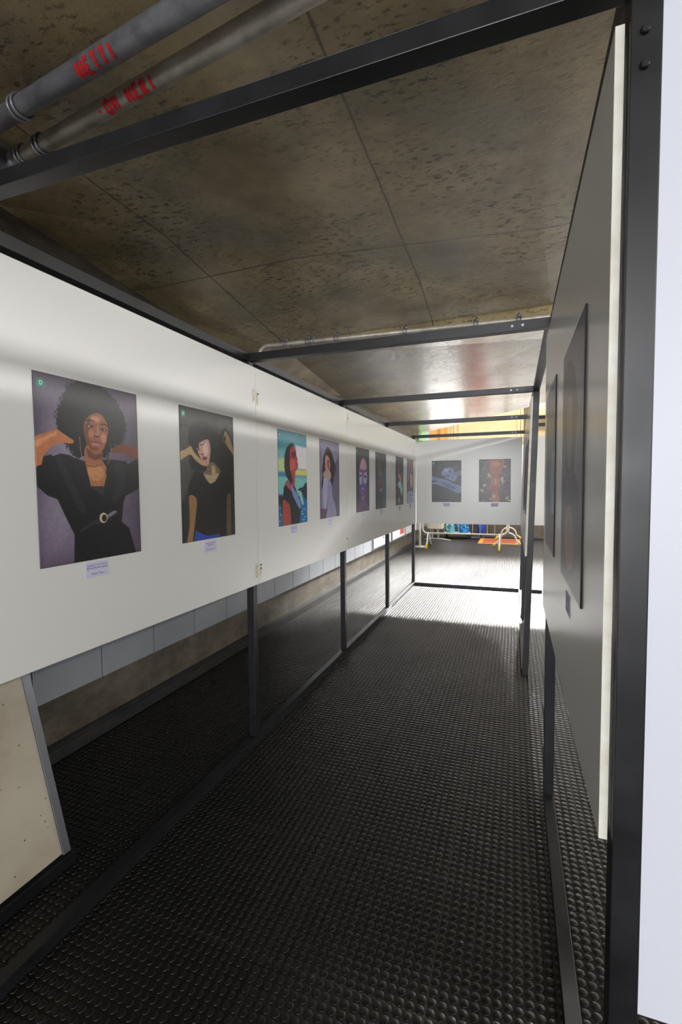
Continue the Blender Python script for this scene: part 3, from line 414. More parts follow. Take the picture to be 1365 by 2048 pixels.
# ---------------------------------------------------------------- printed photographs (pictures are painted per vertex as ink on the print)
ART = {"p1":[["p",[190,115,75],8,0,1,[[-12,341],[97,303],[185,279],[221,295],[273,313],[325,333],[299,349],[233,347],[166,359],[105,390],[55,432],[38,476],[7,486],[-21,486]]],["p",[215,145,105],12,0,1,[[7,351],[97,318],[178,290],[197,305],[105,334],[14,383]]],["p",[14,14,16],10,26,1,[[321,15],[454,-3],[584,2],[696,28],[777,83],[841,148],[860,233],[831,303],[748,341],[672,390],[601,418],[470,409],[385,419],[325,416],[278,377],[233,338],[185,272],[171,210],[202,145],[249,72]]],["p",[195,122,80],6,0,1,[[185,284],[226,297],[273,313],[325,333],[299,349],[233,347],[185,356],[169,320]]],["p",[120,66,48],8,0,1,[[691,357],[748,341],[817,320],[900,333],[1012,338],[1007,418],[895,393],[796,378],[696,382]]],["p",[168,106,68],8,0,1,[[439,351],[587,374],[589,424],[632,471],[629,519],[603,577],[470,577],[442,509],[416,442]]],["p",[110,62,42],14,0,1,[[439,362],[513,396],[587,387],[594,411],[523,431],[454,411]]],["p",[160,94,66],8,0,1,[[485,179],[551,160],[606,168],[651,206],[665,248],[648,300],[618,354],[570,388],[513,393],[461,362],[432,315],[420,254],[439,210]]],["p",[118,66,46],16,0,1,[[485,183],[456,215],[428,254],[437,320],[473,367],[504,383],[480,336],[461,287],[480,238]]],["e",[205,145,118],22,0,[537,196],50,18,0],["e",[200,135,105],16,0,[615,300],31,28,0],["e",[190,122,92],14,0,[489,281],26,21,0],["e",[196,132,104],8,0,[558,263],12,34,0],["e",[92,52,38],8,0,[542,294],28,8,0],["e",[185,120,95],6,0,[549,282],21,8,0],["e",[60,35,28],6,0,[480,240],38,6,0],["e",[60,35,28],6,0,[615,250],31,8,0],["e",[200,185,175],3,0,[473,241],14,4,0],["e",[185,170,160],3,0,[627,251],10,3,0],["e",[20,14,14],2,0,[489,240],10,5,0],["e",[20,14,14],2,0,[608,250],10,4,0],["l",[50,28,22],9,[[444,214],[482,204],[525,209]]],["l",[50,28,22],9,[[587,223],[627,217],[656,225]]],["e",[150,82,78],6,0,[532,323],48,8,0],["e",[190,125,122],6,0,[539,338],43,8,0],["l",[80,40,38],5,[[480,326],[534,331],[589,336]]],["e",[110,62,46],12,0,[527,365],34,7,0],["p",[24,24,28],5,0,0,[[59,426],[126,414],[133,424],[200,406],[276,411],[323,424],[425,442],[470,577],[603,581],[634,468],[587,427],[682,421],[855,426],[872,445],[945,419],[1014,403],[1010,589],[907,623],[834,638],[808,679],[779,798],[867,843],[938,1002],[285,1002],[297,845],[242,770],[159,648],[76,626],[-31,560],[-26,486],[43,468]]],["p",[40,39,44],22,0,1,[[162,434],[207,432],[297,546],[409,700],[363,728],[245,576]]],["p",[38,37,42],20,0,1,[[717,454],[827,450],[831,577],[727,677],[679,643],[734,545]]],["p",[48,46,52],14,0,1,[[458,582],[523,577],[603,584],[582,635],[523,608]]],["p",[172,112,70],4,0,0,[[420,445],[477,460],[587,457],[627,465],[613,494],[632,519],[601,579],[468,579],[447,522]]],["p",[196,138,92],18,0,1,[[444,473],[587,467],[594,532],[482,546]]],["l",[120,76,50],8,[[428,463],[508,468],[577,457]]],["p",[44,46,54],6,0,0,[[337,824],[444,788],[556,762],[710,719],[753,744],[613,788],[487,803],[359,832]]],["p",[120,125,140],6,0,1,[[615,754],[698,728],[722,737],[637,765]]],["e",[205,185,160],2,0,[584,765],41,29,0],["e",[30,30,34],2,0,[591,767],27,21,0],["l",[150,118,88],5,[[378,305],[380,365],[392,421]]],["l",[150,118,88],5,[[679,328],[694,375],[677,424],[646,445]]]],"p2":[["p",[72,73,66],60,0,1,[[-24,201],[167,186],[214,374],[131,564],[-29,686]]],["p",[66,66,60],60,0,1,[[674,49],[960,46],[990,172],[733,216]]],["p",[24,22,22],8,5,1,[[131,227],[169,144],[260,98],[381,78],[490,98],[600,157],[683,175],[774,124],[829,98],[898,136],[914,176],[805,185],[752,173],[802,240],[910,278],[986,332],[979,462],[719,474],[421,464],[224,462],[152,438],[138,376],[174,312],[140,276]]],["p",[190,160,115],6,0,1,[[-36,346],[102,309],[169,286],[231,328],[317,369],[440,412],[445,426],[360,423],[243,386],[171,350],[114,358],[-38,404]]],["p",[150,124,90],8,0,1,[[807,142],[845,131],[914,176],[976,252],[1000,315],[910,278],[848,237],[795,199]]],["e",[40,30,26],4,0,[814,191],22,20,0],["p",[112,96,74],8,0,1,[[455,405],[569,394],[652,426],[705,459],[690,487],[612,547],[502,569],[431,538],[376,485],[436,458]]],["p",[178,156,122],12,0,1,[[388,489],[498,497],[598,485],[674,484],[602,539],[505,562],[448,534]]],["p",[172,150,116],10,0,1,[[543,422],[602,428],[605,495],[545,497]]],["l",[120,95,70],8,[[436,477],[514,487]]],["l",[210,190,150],3,[[579,448],[576,495]]],["p",[196,148,136],6,0,1,[[276,268],[310,242],[450,216],[500,230],[524,296],[498,384],[471,420],[424,425],[376,400],[319,356],[276,307]]],["p",[225,190,180],12,0,1,[[379,263],[450,247],[479,297],[460,338],[395,348]]],["p",[24,22,22],5,4,1,[[221,221],[300,172],[407,157],[517,203],[467,217],[402,229],[317,257],[314,306],[274,314],[250,270]]],["l",[60,40,40],9,[[338,271],[379,266],[417,252]]],["l",[60,45,38],8,[[274,315],[300,306]]],["e",[140,110,60],5,0,[281,301],19,9,0],["e",[100,62,60],7,0,[374,338],28,5,0],["e",[128,58,64],5,0,[414,368],41,13,0],["l",[80,34,40],5,[[376,382],[455,358]]],["p",[26,25,27],5,0,0,[[238,466],[376,485],[431,539],[507,569],[612,547],[700,477],[938,444],[983,614],[888,655],[831,698],[805,975],[621,974],[438,972],[329,954],[212,913],[236,686],[100,645],[145,552]]],["p",[150,112,72],8,0,1,[[131,652],[250,683],[224,820],[179,946],[155,1005],[69,1008],[119,879],[121,753]]],["p",[92,74,54],9,0,1,[[836,676],[910,654],[914,779],[905,997],[824,995],[819,848]]],["p",[42,70,170],5,0,0,[[219,917],[329,953],[438,974],[569,974],[655,972],[671,995],[190,1011]]],["l",[25,40,110],5,[[255,940],[236,1003]]],["l",[110,130,200],3,[[486,979],[486,995]]]],"p3":[["p",[120,180,190],60,0,0,[[-77,202],[1072,171],[1063,361],[-84,366]]],["p",[190,212,150],40,0,0,[[-82,302],[350,279],[343,429],[-89,437]]],["p",[226,228,236],50,0,0,[[583,136],[1072,143],[1061,402],[655,397]]],["p",[216,210,120],18,0,0,[[527,406],[1037,402],[1035,463],[524,463]]],["p",[70,130,165],10,0,0,[[-89,452],[343,450],[340,479],[-91,478]]],["p",[120,165,180],10,0,0,[[524,466],[1035,466],[1033,498],[524,489]]],["p",[125,195,190],20,0,0,[[-91,484],[1058,498],[1049,668],[-100,678]]],["p",[30,105,160],30,0,0,[[-100,667],[1049,681],[1030,1100],[-119,1026]]],["e",[120,200,200],10,0,[37,808],45,5,0],["e",[120,200,200],10,0,[72,880],45,7,0],["e",[120,200,200],10,0,[12,944],44,7,0],["e",[120,200,200],10,0,[814,778],53,7,0],["e",[120,200,200],10,0,[879,847],53,7,0],["e",[120,200,200],10,0,[809,898],53,7,0],["e",[120,200,200],10,0,[921,938],56,5,0],["e",[120,200,200],10,0,[851,967],53,7,0],["e",[120,200,200],10,0,[765,870],53,7,0],["e",[120,200,200],10,0,[725,750],54,5,0],["e",[120,200,200],10,0,[662,683],54,7,0],["p",[150,200,190],20,0,1,[[643,637],[774,658],[860,767],[811,798],[727,718]]],["p",[45,52,72],5,5,1,[[639,631],[732,603],[821,599],[914,560],[956,542],[1019,580],[1012,729],[907,721],[818,672],[753,639]]],["p",[45,50,65],5,0,1,[[-28,680],[119,695],[152,768],[-33,768]]],["p",[168,76,84],4,0,0,[[385,172],[499,131],[580,181],[604,218],[592,238],[639,268],[650,294],[641,314],[669,351],[660,384],[622,404],[569,419],[557,463],[538,598],[476,617],[378,567],[343,429],[361,266]]],["p",[112,48,66],12,0,1,[[434,227],[578,207],[599,238],[534,273],[462,263]]],["p",[196,100,90],14,0,1,[[389,302],[552,304],[569,392],[424,409],[375,366]]],["e",[90,36,50],6,0,[632,337],35,5,0],["p",[56,54,56],5,6,1,[[235,217],[357,140],[480,117],[529,144],[415,176],[375,253],[385,409],[462,502],[422,560],[301,511],[210,432],[193,322]]],["p",[46,47,54],4,0,0,[[280,522],[161,596],[126,724],[58,777],[98,900],[131,1018],[692,1013],[772,831],[683,729],[559,598],[478,585]]],["p",[170,80,100],6,0,1,[[259,529],[338,535],[476,631],[434,642],[219,567]]],["p",[124,142,195],5,0,1,[[417,567],[508,611],[632,683],[746,796],[711,839],[573,760],[443,662]]],["p",[168,76,66],6,0,1,[[140,729],[268,752],[368,811],[371,1020],[140,1018],[112,870]]]],"p4":[["p",[96,90,116],60,0,1,[[648,415],[1048,247],[1014,1058],[498,1033]]],["p",[100,78,104],12,0,0,[[-45,868],[323,880],[376,1026],[-53,1021]]],["p",[104,98,120],10,0,1,[[548,555],[773,460],[902,498],[1000,1008],[624,1007],[447,799]]],["p",[46,42,48],5,12,1,[[371,92],[536,125],[687,227],[804,333],[725,453],[577,593],[397,526],[268,458],[117,600],[53,608],[110,468],[93,387],[146,290],[191,201]]],["p",[196,136,120],6,0,1,[[294,196],[440,221],[512,310],[464,379],[342,405],[263,376],[246,272]]],["p",[120,70,64],8,0,1,[[364,262],[438,259],[450,364],[376,344]]],["l",[70,40,40],6,[[275,305],[333,306]]],["l",[70,40,40],6,[[409,267],[474,273]]],["p",[176,152,138],5,9,1,[[167,423],[285,390],[493,394],[553,470],[459,509],[194,489]]],["p",[170,164,196],6,0,1,[[194,484],[400,502],[392,646],[280,863],[177,865],[122,718],[148,540]]],["p",[150,146,178],7,0,1,[[383,532],[548,539],[620,727],[816,1000],[289,1007],[402,799]]],["l",[90,84,110],8,[[395,570],[373,722],[309,871]]],["l",[100,94,120],8,[[541,763],[562,988]]],["l",[170,165,190],10,[[727,806],[785,998]]]],"p5":[["p",[128,98,150],14,0,1,[[500,149],[733,203],[825,351],[786,561],[685,728],[452,832],[286,723],[200,561],[188,363],[303,216]]],["p",[196,160,178],14,0,1,[[500,162],[692,213],[752,318],[291,328],[353,215]]],["p",[84,66,142],10,0,1,[[207,569],[764,569],[685,728],[452,766],[286,723]]],["p",[160,176,208],8,0,1,[[233,378],[406,408],[382,553],[245,554]]],["p",[160,176,208],8,0,1,[[546,406],[772,368],[767,520],[541,553]]],["l",[185,60,78],16,[[469,309],[445,439],[488,569]]],["e",[48,58,120],5,0,[288,432],77,20,0],["e",[48,58,120],5,0,[656,446],92,23,0],["l",[40,30,50],10,[[233,366],[387,375]]],["l",[40,30,50],10,[[546,389],[668,350],[772,360]]],["e",[70,30,60],6,0,[438,602],88,9,0],["e",[170,130,190],8,0,[469,635],79,22,0],["l",[150,120,190],6,[[226,569],[440,594],[764,569]]],["p",[96,62,104],30,0,1,[[236,843],[755,855],[962,1030],[7,995]]],["e",[150,90,90],8,0,[397,700],55,33,0]],"p6":[["e",[92,88,88],20,0,[328,257],198,84,0],["e",[134,96,96],10,0,[423,366],179,56,0],["e",[112,64,68],10,0,[419,534],251,65,0],["l",[158,150,146],10,[[481,431],[519,487],[493,571]]],["e",[140,104,108],6,0,[514,666],153,37,0],["e",[130,70,76],4,0,[693,658],60,18,0],["p",[58,96,104],25,0,1,[[726,322],[1042,317],[1026,1022],[763,975],[612,800]]],["e",[100,94,92],14,0,[140,225],93,37,0],["p",[52,62,56],25,0,1,[[-58,698],[414,750],[407,1030],[-67,1013]]]],"p7":[["p",[92,38,40],8,0,1,[[169,146],[372,119],[473,224],[367,354],[365,505],[640,778],[360,828],[58,719],[-5,591],[196,454]]],["e",[196,150,122],5,0,[401,387],97,43,0],["e",[150,70,70],5,0,[389,280],84,43,0],["p",[112,72,42],10,0,1,[[541,331],[952,369],[949,570],[645,558]]],["p",[206,170,120],5,0,1,[[471,419],[575,396],[645,536],[539,570]]],["p",[150,216,208],5,0,1,[[539,483],[824,614],[872,680],[783,829],[640,745],[466,613]]],["p",[180,226,220],5,0,1,[[331,548],[447,505],[488,634],[377,634]]],["p",[170,160,150],6,0,1,[[128,550],[227,560],[159,623]]],["e",[150,130,110],8,0,[372,892],155,55,0],["l",[160,200,190],4,[[640,811],[638,899]]]],"p8":[["p",[92,114,158],12,0,1,[[-67,-2],[374,0],[329,381],[45,501],[-71,479]]],["p",[140,98,78],14,0,1,[[374,0],[1012,-10],[1010,323],[707,304],[412,381]]],["p",[62,52,52],10,0,1,[[7,549],[288,441],[536,306],[967,324],[919,682],[617,752],[5,747]]],["p",[206,156,138],8,0,1,[[452,356],[664,316],[895,374],[833,571],[619,644],[452,524]]],["e",[150,80,80],4,0,[662,541],69,11,0],["p",[154,170,210],14,0,1,[[-74,757],[1007,757],[1005,1030],[-76,1013]]],["e",[90,90,140],6,0,[533,819],186,21,0]],"f1":[["p",[110,120,152],9,0,1,[[745,302],[855,268],[1014,250],[1014,332],[881,383],[819,453]]],["p",[122,134,168],7,0,0,[[-7,370],[260,420],[460,450],[610,495],[760,558],[1017,613],[1019,767],[883,788],[586,680],[260,590],[157,572],[-7,555],[-7,517],[233,492],[-7,472]]],["p",[92,102,134],10,0,1,[[360,520],[610,575],[833,665],[710,698],[386,590]]],["p",[132,144,178],8,0,1,[[314,257],[414,162],[607,147],[733,205],[757,312],[836,378],[819,470],[721,497],[586,453],[436,400],[338,323]]],["p",[18,18,24],8,0,1,[[295,270],[321,182],[510,128],[657,137],[745,188],[621,168],[433,175],[345,253]]],["e",[26,30,44],4,0,[605,257],43,21,0],["l",[26,30,44],5,[[560,257],[595,230],[633,208]]],["e",[26,30,44],4,0,[448,375],40,13,0],["p",[46,52,74],5,0,1,[[510,335],[560,340],[598,393],[536,390]]],["l",[40,44,60],7,[[671,452],[745,355]]],["e",[170,180,208],10,0,[510,237],73,33,0]],"f2":[["p",[182,118,92],14,0,1,[[343,-12],[780,-3],[771,167],[693,302],[660,472],[674,644],[608,763],[667,1012],[435,1013],[440,763],[338,676],[407,471],[357,297]]],["e",[206,150,124],20,0,[530,112],137,68,0],["e",[214,160,132],8,0,[534,523],33,85,0],["e",[118,62,50],12,0,[428,367],71,30,0],["e",[110,58,48],12,0,[648,387],52,30,0],["e",[96,44,40],6,0,[532,626],59,17,0],["e",[150,56,56],7,0,[518,703],144,42,0],["l",[96,34,38],4,[[385,684],[518,711],[652,691]]],["e",[150,116,158],2,0,[229,80],17,10,0],["e",[150,116,158],2,0,[251,80],23,13,0],["e",[150,116,158],2,0,[229,58],19,10,0],["e",[150,116,158],2,0,[232,80],16,13,0],["e",[150,116,158],2,0,[248,42],22,10,0],["e",[150,116,158],2,0,[215,97],19,13,0],["e",[150,116,158],2,0,[234,67],21,11,0],["e",[150,116,158],2,0,[210,72],19,8,0],["e",[150,116,158],2,0,[274,58],19,10,0],["e",[150,116,158],2,0,[319,115],21,14,0],["e",[150,116,158],2,0,[279,124],19,11,0],["e",[150,116,158],2,0,[307,135],22,9,0],["e",[150,116,158],2,0,[324,130],16,12,0],["e",[150,116,158],2,0,[281,127],24,10,0],["e",[150,116,158],2,0,[286,130],21,10,0],["e",[150,116,158],2,0,[132,234],17,10,0],["e",[150,116,158],2,0,[168,204],14,10,0],["e",[150,116,158],2,0,[161,182],16,12,0],["e",[150,116,158],2,0,[170,227],14,13,0],["e",[150,116,158],2,0,[208,180],21,14,0],["e",[150,116,158],2,0,[180,210],23,14,0],["e",[150,116,158],2,0,[106,232],19,13,0],["e",[150,116,158],2,0,[154,220],19,10,0],["e",[150,116,158],2,0,[109,240],19,9,0],["e",[226,214,190],2,0,[314,352],22,10,0],["e",[226,214,190],2,0,[298,356],24,11,0],["e",[226,214,190],2,0,[303,354],14,10,0],["e",[226,214,190],2,0,[293,339],14,12,0],["e",[226,214,190],2,0,[300,409],17,10,0],["e",[226,214,190],2,0,[303,331],23,11,0],["e",[226,214,190],2,0,[300,366],17,11,0],["e",[226,214,190],2,0,[300,384],22,12,0],["e",[226,214,190],2,0,[317,351],16,10,0],["e",[226,214,190],2,0,[352,432],17,9,0],["e",[226,214,190],2,0,[371,392],24,10,0],["e",[226,214,190],2,0,[371,387],21,14,0],["e",[226,214,190],2,0,[338,401],17,13,0],["e",[226,214,190],2,0,[385,381],17,11,0],["e",[226,214,190],2,0,[357,379],21,12,0],["e",[226,214,190],2,0,[329,381],16,13,0],["e",[226,214,190],2,0,[355,399],23,13,0],["e",[226,214,190],2,0,[345,396],21,10,0],["e",[226,214,190],2,0,[853,180],15,9,0],["e",[226,214,190],2,0,[797,167],19,13,0],["e",[226,214,190],2,0,[818,187],21,8,0],["e",[226,214,190],2,0,[825,179],21,11,0],["e",[226,214,190],2,0,[839,169],22,10,0],["e",[226,214,190],2,0,[806,170],21,12,0],["e",[226,214,190],2,0,[787,189],14,8,0],["e",[226,214,190],2,0,[792,172],24,12,0],["e",[226,214,190],2,0,[832,199],21,11,0],["e",[226,214,190],2,0,[865,189],22,8,0],["e",[150,116,158],2,0,[794,347],19,10,0],["e",[150,116,158],2,0,[837,389],21,10,0],["e",[150,116,158],2,0,[872,382],24,12,0],["e",[150,116,158],2,0,[759,377],21,10,0],["e",[150,116,158],2,0,[851,342],17,12,0],["e",[150,116,158],2,0,[768,379],15,13,0],["e",[150,116,158],2,0,[842,371],19,10,0],["e",[150,116,158],2,0,[747,337],21,9,0],["e",[150,116,158],2,0,[813,389],17,13,0],["e",[150,116,158],2,0,[816,356],16,13,0],["e",[150,116,158],2,0,[790,394],21,12,0],["e",[150,116,158],2,0,[806,319],17,12,0],["e",[150,116,158],2,0,[671,326],17,13,0],["e",[150,116,158],2,0,[723,299],17,10,0],["e",[150,116,158],2,0,[719,306],19,8,0],["e",[150,116,158],2,0,[726,324],21,10,0],["e",[150,116,158],2,0,[733,311],19,11,0],["e",[150,116,158],2,0,[709,316],17,11,0],["e",[226,214,190],2,0,[759,501],16,10,0],["e",[226,214,190],2,0,[747,474],21,13,0],["e",[226,214,190],2,0,[757,437],21,10,0],["e",[226,214,190],2,0,[714,461],19,13,0],["e",[226,214,190],2,0,[745,419],14,12,0],["e",[226,214,190],2,0,[721,442],19,14,0],["e",[226,214,190],2,0,[721,518],17,11,0],["e",[226,214,190],2,0,[775,454],17,10,0],["e",[226,214,190],2,0,[723,499],24,14,0],["e",[226,214,190],2,0,[719,486],21,10,0],["e",[226,214,190],2,0,[738,474],14,12,0],["e",[226,214,190],2,0,[728,447],17,14,0],["e",[226,214,190],2,0,[754,518],14,13,0],["e",[226,214,190],2,0,[820,523],19,10,0],["e",[226,214,190],2,0,[780,533],17,13,0],["e",[226,214,190],2,0,[799,504],14,10,0],["e",[226,214,190],2,0,[747,568],14,13,0],["e",[226,214,190],2,0,[752,503],21,10,0],["e",[226,214,190],2,0,[749,523],15,8,0],["e",[226,214,190],2,0,[759,533],14,15,0],["e",[226,214,190],2,0,[752,563],21,11,0],["e",[150,116,158],2,0,[884,461],21,11,0],["e",[150,116,158],2,0,[884,482],19,12,0],["e",[150,116,158],2,0,[901,491],21,12,0],["e",[150,116,158],2,0,[924,496],22,10,0],["e",[150,116,158],2,0,[889,506],21,10,0],["e",[150,116,158],2,0,[896,503],14,13,0],["e",[150,116,158],2,0,[965,497],14,9,0],["e",[226,214,190],2,0,[191,588],17,11,0],["e",[226,214,190],2,0,[147,609],16,12,0],["e",[226,214,190],2,0,[199,606],23,13,0],["e",[226,214,190],2,0,[151,623],22,11,0],["e",[226,214,190],2,0,[191,616],24,10,0],["e",[226,214,190],2,0,[151,586],22,8,0],["e",[226,214,190],2,0,[109,738],21,12,0],["e",[226,214,190],2,0,[106,765],19,10,0],["e",[226,214,190],2,0,[130,725],24,13,0],["e",[226,214,190],2,0,[104,731],19,10,0],["e",[226,214,190],2,0,[66,718],17,12,0],["e",[226,214,190],2,0,[43,718],21,10,0],["e",[226,214,190],2,0,[59,721],21,14,0],["e",[150,116,158],2,0,[440,618],21,11,0],["e",[150,116,158],2,0,[442,624],21,12,0],["e",[150,116,158],2,0,[440,623],21,8,0],["e",[150,116,158],2,0,[430,626],17,13,0],["e",[150,116,158],2,0,[442,593],17,11,0],["e",[150,116,158],2,0,[437,623],19,13,0],["e",[150,116,158],2,0,[444,591],17,12,0],["e",[150,116,158],2,0,[452,599],16,9,0],["e",[150,116,158],2,0,[492,629],21,10,0],["e",[150,116,158],2,0,[388,781],19,14,0],["e",[150,116,158],2,0,[374,816],16,12,0],["e",[150,116,158],2,0,[402,800],16,13,0],["e",[150,116,158],2,0,[411,816],15,14,0],["e",[150,116,158],2,0,[390,803],17,13,0],["e",[150,116,158],2,0,[364,768],19,10,0],["e",[150,116,158],2,0,[374,811],23,10,0],["e",[226,214,190],2,0,[470,888],15,14,0],["e",[226,214,190],2,0,[459,875],19,13,0],["e",[226,214,190],2,0,[518,866],14,14,0],["e",[226,214,190],2,0,[515,855],17,10,0],["e",[226,214,190],2,0,[492,853],19,13,0],["e",[226,214,190],2,0,[447,836],23,10,0],["e",[226,214,190],2,0,[485,900],21,12,0],["e",[226,214,190],2,0,[478,848],23,12,0],["e",[226,214,190],2,0,[442,815],14,8,0],["e",[226,214,190],2,0,[489,866],19,12,0],["e",[226,214,190],2,0,[440,875],21,13,0],["e",[226,214,190],2,0,[485,851],14,10,0],["e",[226,214,190],2,0,[452,843],21,10,0],["e",[226,214,190],2,0,[440,873],23,10,0],["e",[226,214,190],2,0,[352,942],17,8,0],["e",[226,214,190],2,0,[385,937],22,13,0],["e",[226,214,190],2,0,[371,918],17,12,0],["e",[226,214,190],2,0,[371,922],17,10,0],["e",[226,214,190],2,0,[366,927],17,8,0],["e",[150,116,158],2,0,[903,715],17,10,0],["e",[150,116,158],2,0,[884,773],21,10,0],["e",[150,116,158],2,0,[927,743],14,12,0],["e",[150,116,158],2,0,[863,731],21,9,0],["e",[150,116,158],2,0,[849,761],14,9,0],["e",[150,116,158],2,0,[903,763],17,10,0],["e",[150,116,158],2,0,[882,738],16,12,0],["e",[150,116,158],2,0,[827,733],22,10,0],["e",[150,116,158],2,0,[877,770],17,10,0],["e",[150,116,158],2,0,[889,810],19,8,0],["e",[150,116,158],2,0,[898,805],24,10,0],["e",[150,116,158],2,0,[877,800],14,13,0],["e",[150,116,158],2,0,[887,811],23,14,0],["e",[150,116,158],2,0,[868,806],14,9,0],["e",[150,116,158],2,0,[851,820],17,10,0],["e",[226,214,190],2,0,[877,928],21,14,0],["e",[226,214,190],2,0,[877,920],14,12,0],["e",[226,214,190],2,0,[913,871],14,12,0],["e",[226,214,190],2,0,[908,910],21,10,0],["e",[226,214,190],2,0,[920,861],19,10,0],["e",[226,214,190],2,0,[934,880],21,8,0],["e",[226,214,190],2,0,[905,902],17,10,0],["e",[226,214,190],2,0,[915,915],19,12,0],["e",[226,214,190],2,0,[851,900],21,8,0],["e",[226,214,190],2,0,[943,955],14,12,0],["e",[226,214,190],2,0,[946,963],16,12,0],["e",[226,214,190],2,0,[972,965],14,13,0],["e",[226,214,190],2,0,[969,972],19,10,0],["e",[226,214,190],2,0,[948,963],19,12,0],["e",[226,214,190],2,0,[939,950],18,8,0],["e",[226,214,190],2,0,[927,953],19,12,0],["e",[150,116,158],2,0,[917,624],24,14,0],["e",[150,116,158],2,0,[920,603],19,10,0],["e",[150,116,158],2,0,[922,636],17,10,0],["e",[150,116,158],2,0,[929,639],17,10,0],["e",[150,116,158],2,0,[920,621],21,12,0],["e",[150,116,158],2,0,[139,982],15,8,0],["e",[150,116,158],2,0,[158,962],15,13,0],["e",[150,116,158],2,0,[177,962],19,10,0],["e",[150,116,158],2,0,[156,993],17,10,0],["e",[150,116,158],2,0,[128,968],19,9,0],["e",[150,116,158],2,0,[156,957],14,8,0],["e",[150,116,158],2,0,[83,379],21,12,0],["e",[150,116,158],2,0,[80,379],17,12,0],["e",[150,116,158],2,0,[80,381],22,11,0],["e",[150,116,158],2,0,[26,381],19,13,0],["e",[150,116,158],2,0,[59,384],19,8,0]]}
BG = {'p1': [(108, 96, 114), (70, 60, 78), (150, 140, 160), (.1, .45)], 'p2': [(50, 50, 47), (36, 36, 36), (62, 62, 58), (.3, .3)], 'p3': [(70, 140, 158), (66, 132, 150), (96, 160, 172), (.5, .2)],
      'p4': [(140, 138, 166), (110, 106, 134), (150, 148, 176), (.3, .3)], 'p5': [(62, 58, 66), (54, 52, 58), (66, 62, 70), (.5, .5)], 'p6': [(66, 68, 66), (58, 60, 58), (78, 78, 78), (.3, .2)],
      'p7': [(38, 38, 36), (34, 34, 34), (50, 44, 40), (.5, .6)], 'p8': [(104, 100, 120), (96, 92, 110), (112, 108, 126), (.5, .5)], 'f1': [(24, 24, 32), (20, 20, 26), (38, 34, 48), (.7, .1)], 'f2': [(70, 58, 48), (50, 42, 36), (84, 72, 58), (.5, .5)],
      'r1': [(104, 102, 112), (84, 84, 94), (118, 116, 126), (.8, .3)], 'r2': [(76, 94, 98), (58, 72, 76), (110, 124, 128), (.4, .3)], 'r3': [(56, 54, 56), (44, 42, 44), (66, 62, 64), (.5, .5)]}
ART['r1'] = [['p', (54, 48, 44), 10, 10, 1, [(60, 120), (300, 60), (620, 140), (760, 300), (700, 480), (560, 560), (300, 560), (120, 400)]], ['p', (128, 108, 98), 8, 0, 1, [(300, 240), (520, 230), (560, 400), (480, 520), (340, 500), (290, 380)]],
             ['p', (74, 74, 82), 16, 6, 1, [(80, 560), (700, 540), (960, 700), (990, 1000), (20, 1000), (20, 700)]], ['p', (140, 112, 98), 10, 6, 1, [(260, 700), (560, 680), (700, 800), (640, 900), (420, 930), (250, 850)]],
             ['l', (168, 164, 170), 5, [(340, 520), (380, 640), (360, 760)]], ['l', (160, 156, 160), 5, [(500, 520), (470, 660), (520, 740)]], ['l', (40, 38, 38), 6, [(800, 60), (820, 200), (760, 300), (900, 330)]], ['l', (40, 38, 38), 5, [(820, 200), (960, 190)]],
             ['l', (46, 44, 44), 4, [(780, 330), (800, 460), (940, 480)]], ['p', (96, 110, 130), 12, 0, 1, [(0, 300), (60, 280), (70, 480), (0, 520)]]]
ART['r2'] = [['p', (92, 92, 94), 18, 0, 1, [(300, 400), (640, 380), (700, 1000), (240, 1000)]], ['l', (120, 90, 74), 8, [(420, 240), (430, 420), (400, 640)]], ['l', (50, 54, 56), 8, [(600, 240), (590, 500)]], ['p', (126, 150, 156), 18, 0, 1, [(620, 480), (1000, 420), (1000, 760), (640, 720)]], ['p', (60, 58, 64), 16, 0, 0, [(0, 780), (1000, 760), (1000, 1000), (0, 1000)]], ['l', (150, 146, 160), 6, [(200, 560), (210, 1000)]]]
ART['r3'] = [['e', (96, 76, 66), 20, 0, (500, 400), 200, 200, 0], ['p', (30, 28, 32), 12, 4, 1, [(200, 620), (800, 620), (900, 1000), (100, 1000)]]]
def vnoise(x, y, s, seed):
    rs = np.random.RandomState(seed); g = rs.rand(64, 64); xs, ys = x/s, y/s; xi, yi = np.floor(xs).astype(int), np.floor(ys).astype(int); fx, fy = xs-xi, ys-yi; fx = fx*fx*(3-2*fx); fy = fy*fy*(3-2*fy)
    G = lambda a, b: g[a % 64, b % 64]
    return (G(xi, yi)*(1-fx)+G(xi+1, yi)*fx)*(1-fy)+(G(xi, yi+1)*(1-fx)+G(xi+1, yi+1)*fx)*fy
def smooth_closed(P, k=4):
    P = np.array(P, float); n = len(P); out = []
    for i in range(n):
        a, b, c, d = P[i-1], P[i], P[(i+1) % n], P[(i+2) % n]
        for t in np.arange(k)/k: out.append(.5*((2*b)+(-a+c)*t+(2*a-5*b+4*c-d)*t*t+(-a+3*b-3*c+d)*t**3))
    return np.array(out)
def seg_dist(x, y, A, Bp):
    d = Bp-A; l2 = (d**2).sum() or 1e-9; t = np.clip(((x-A[0])*d[0]+(y-A[1])*d[1])/l2, 0, 1); return np.hypot(x-A[0]-t*d[0], y-A[1]-t*d[1])
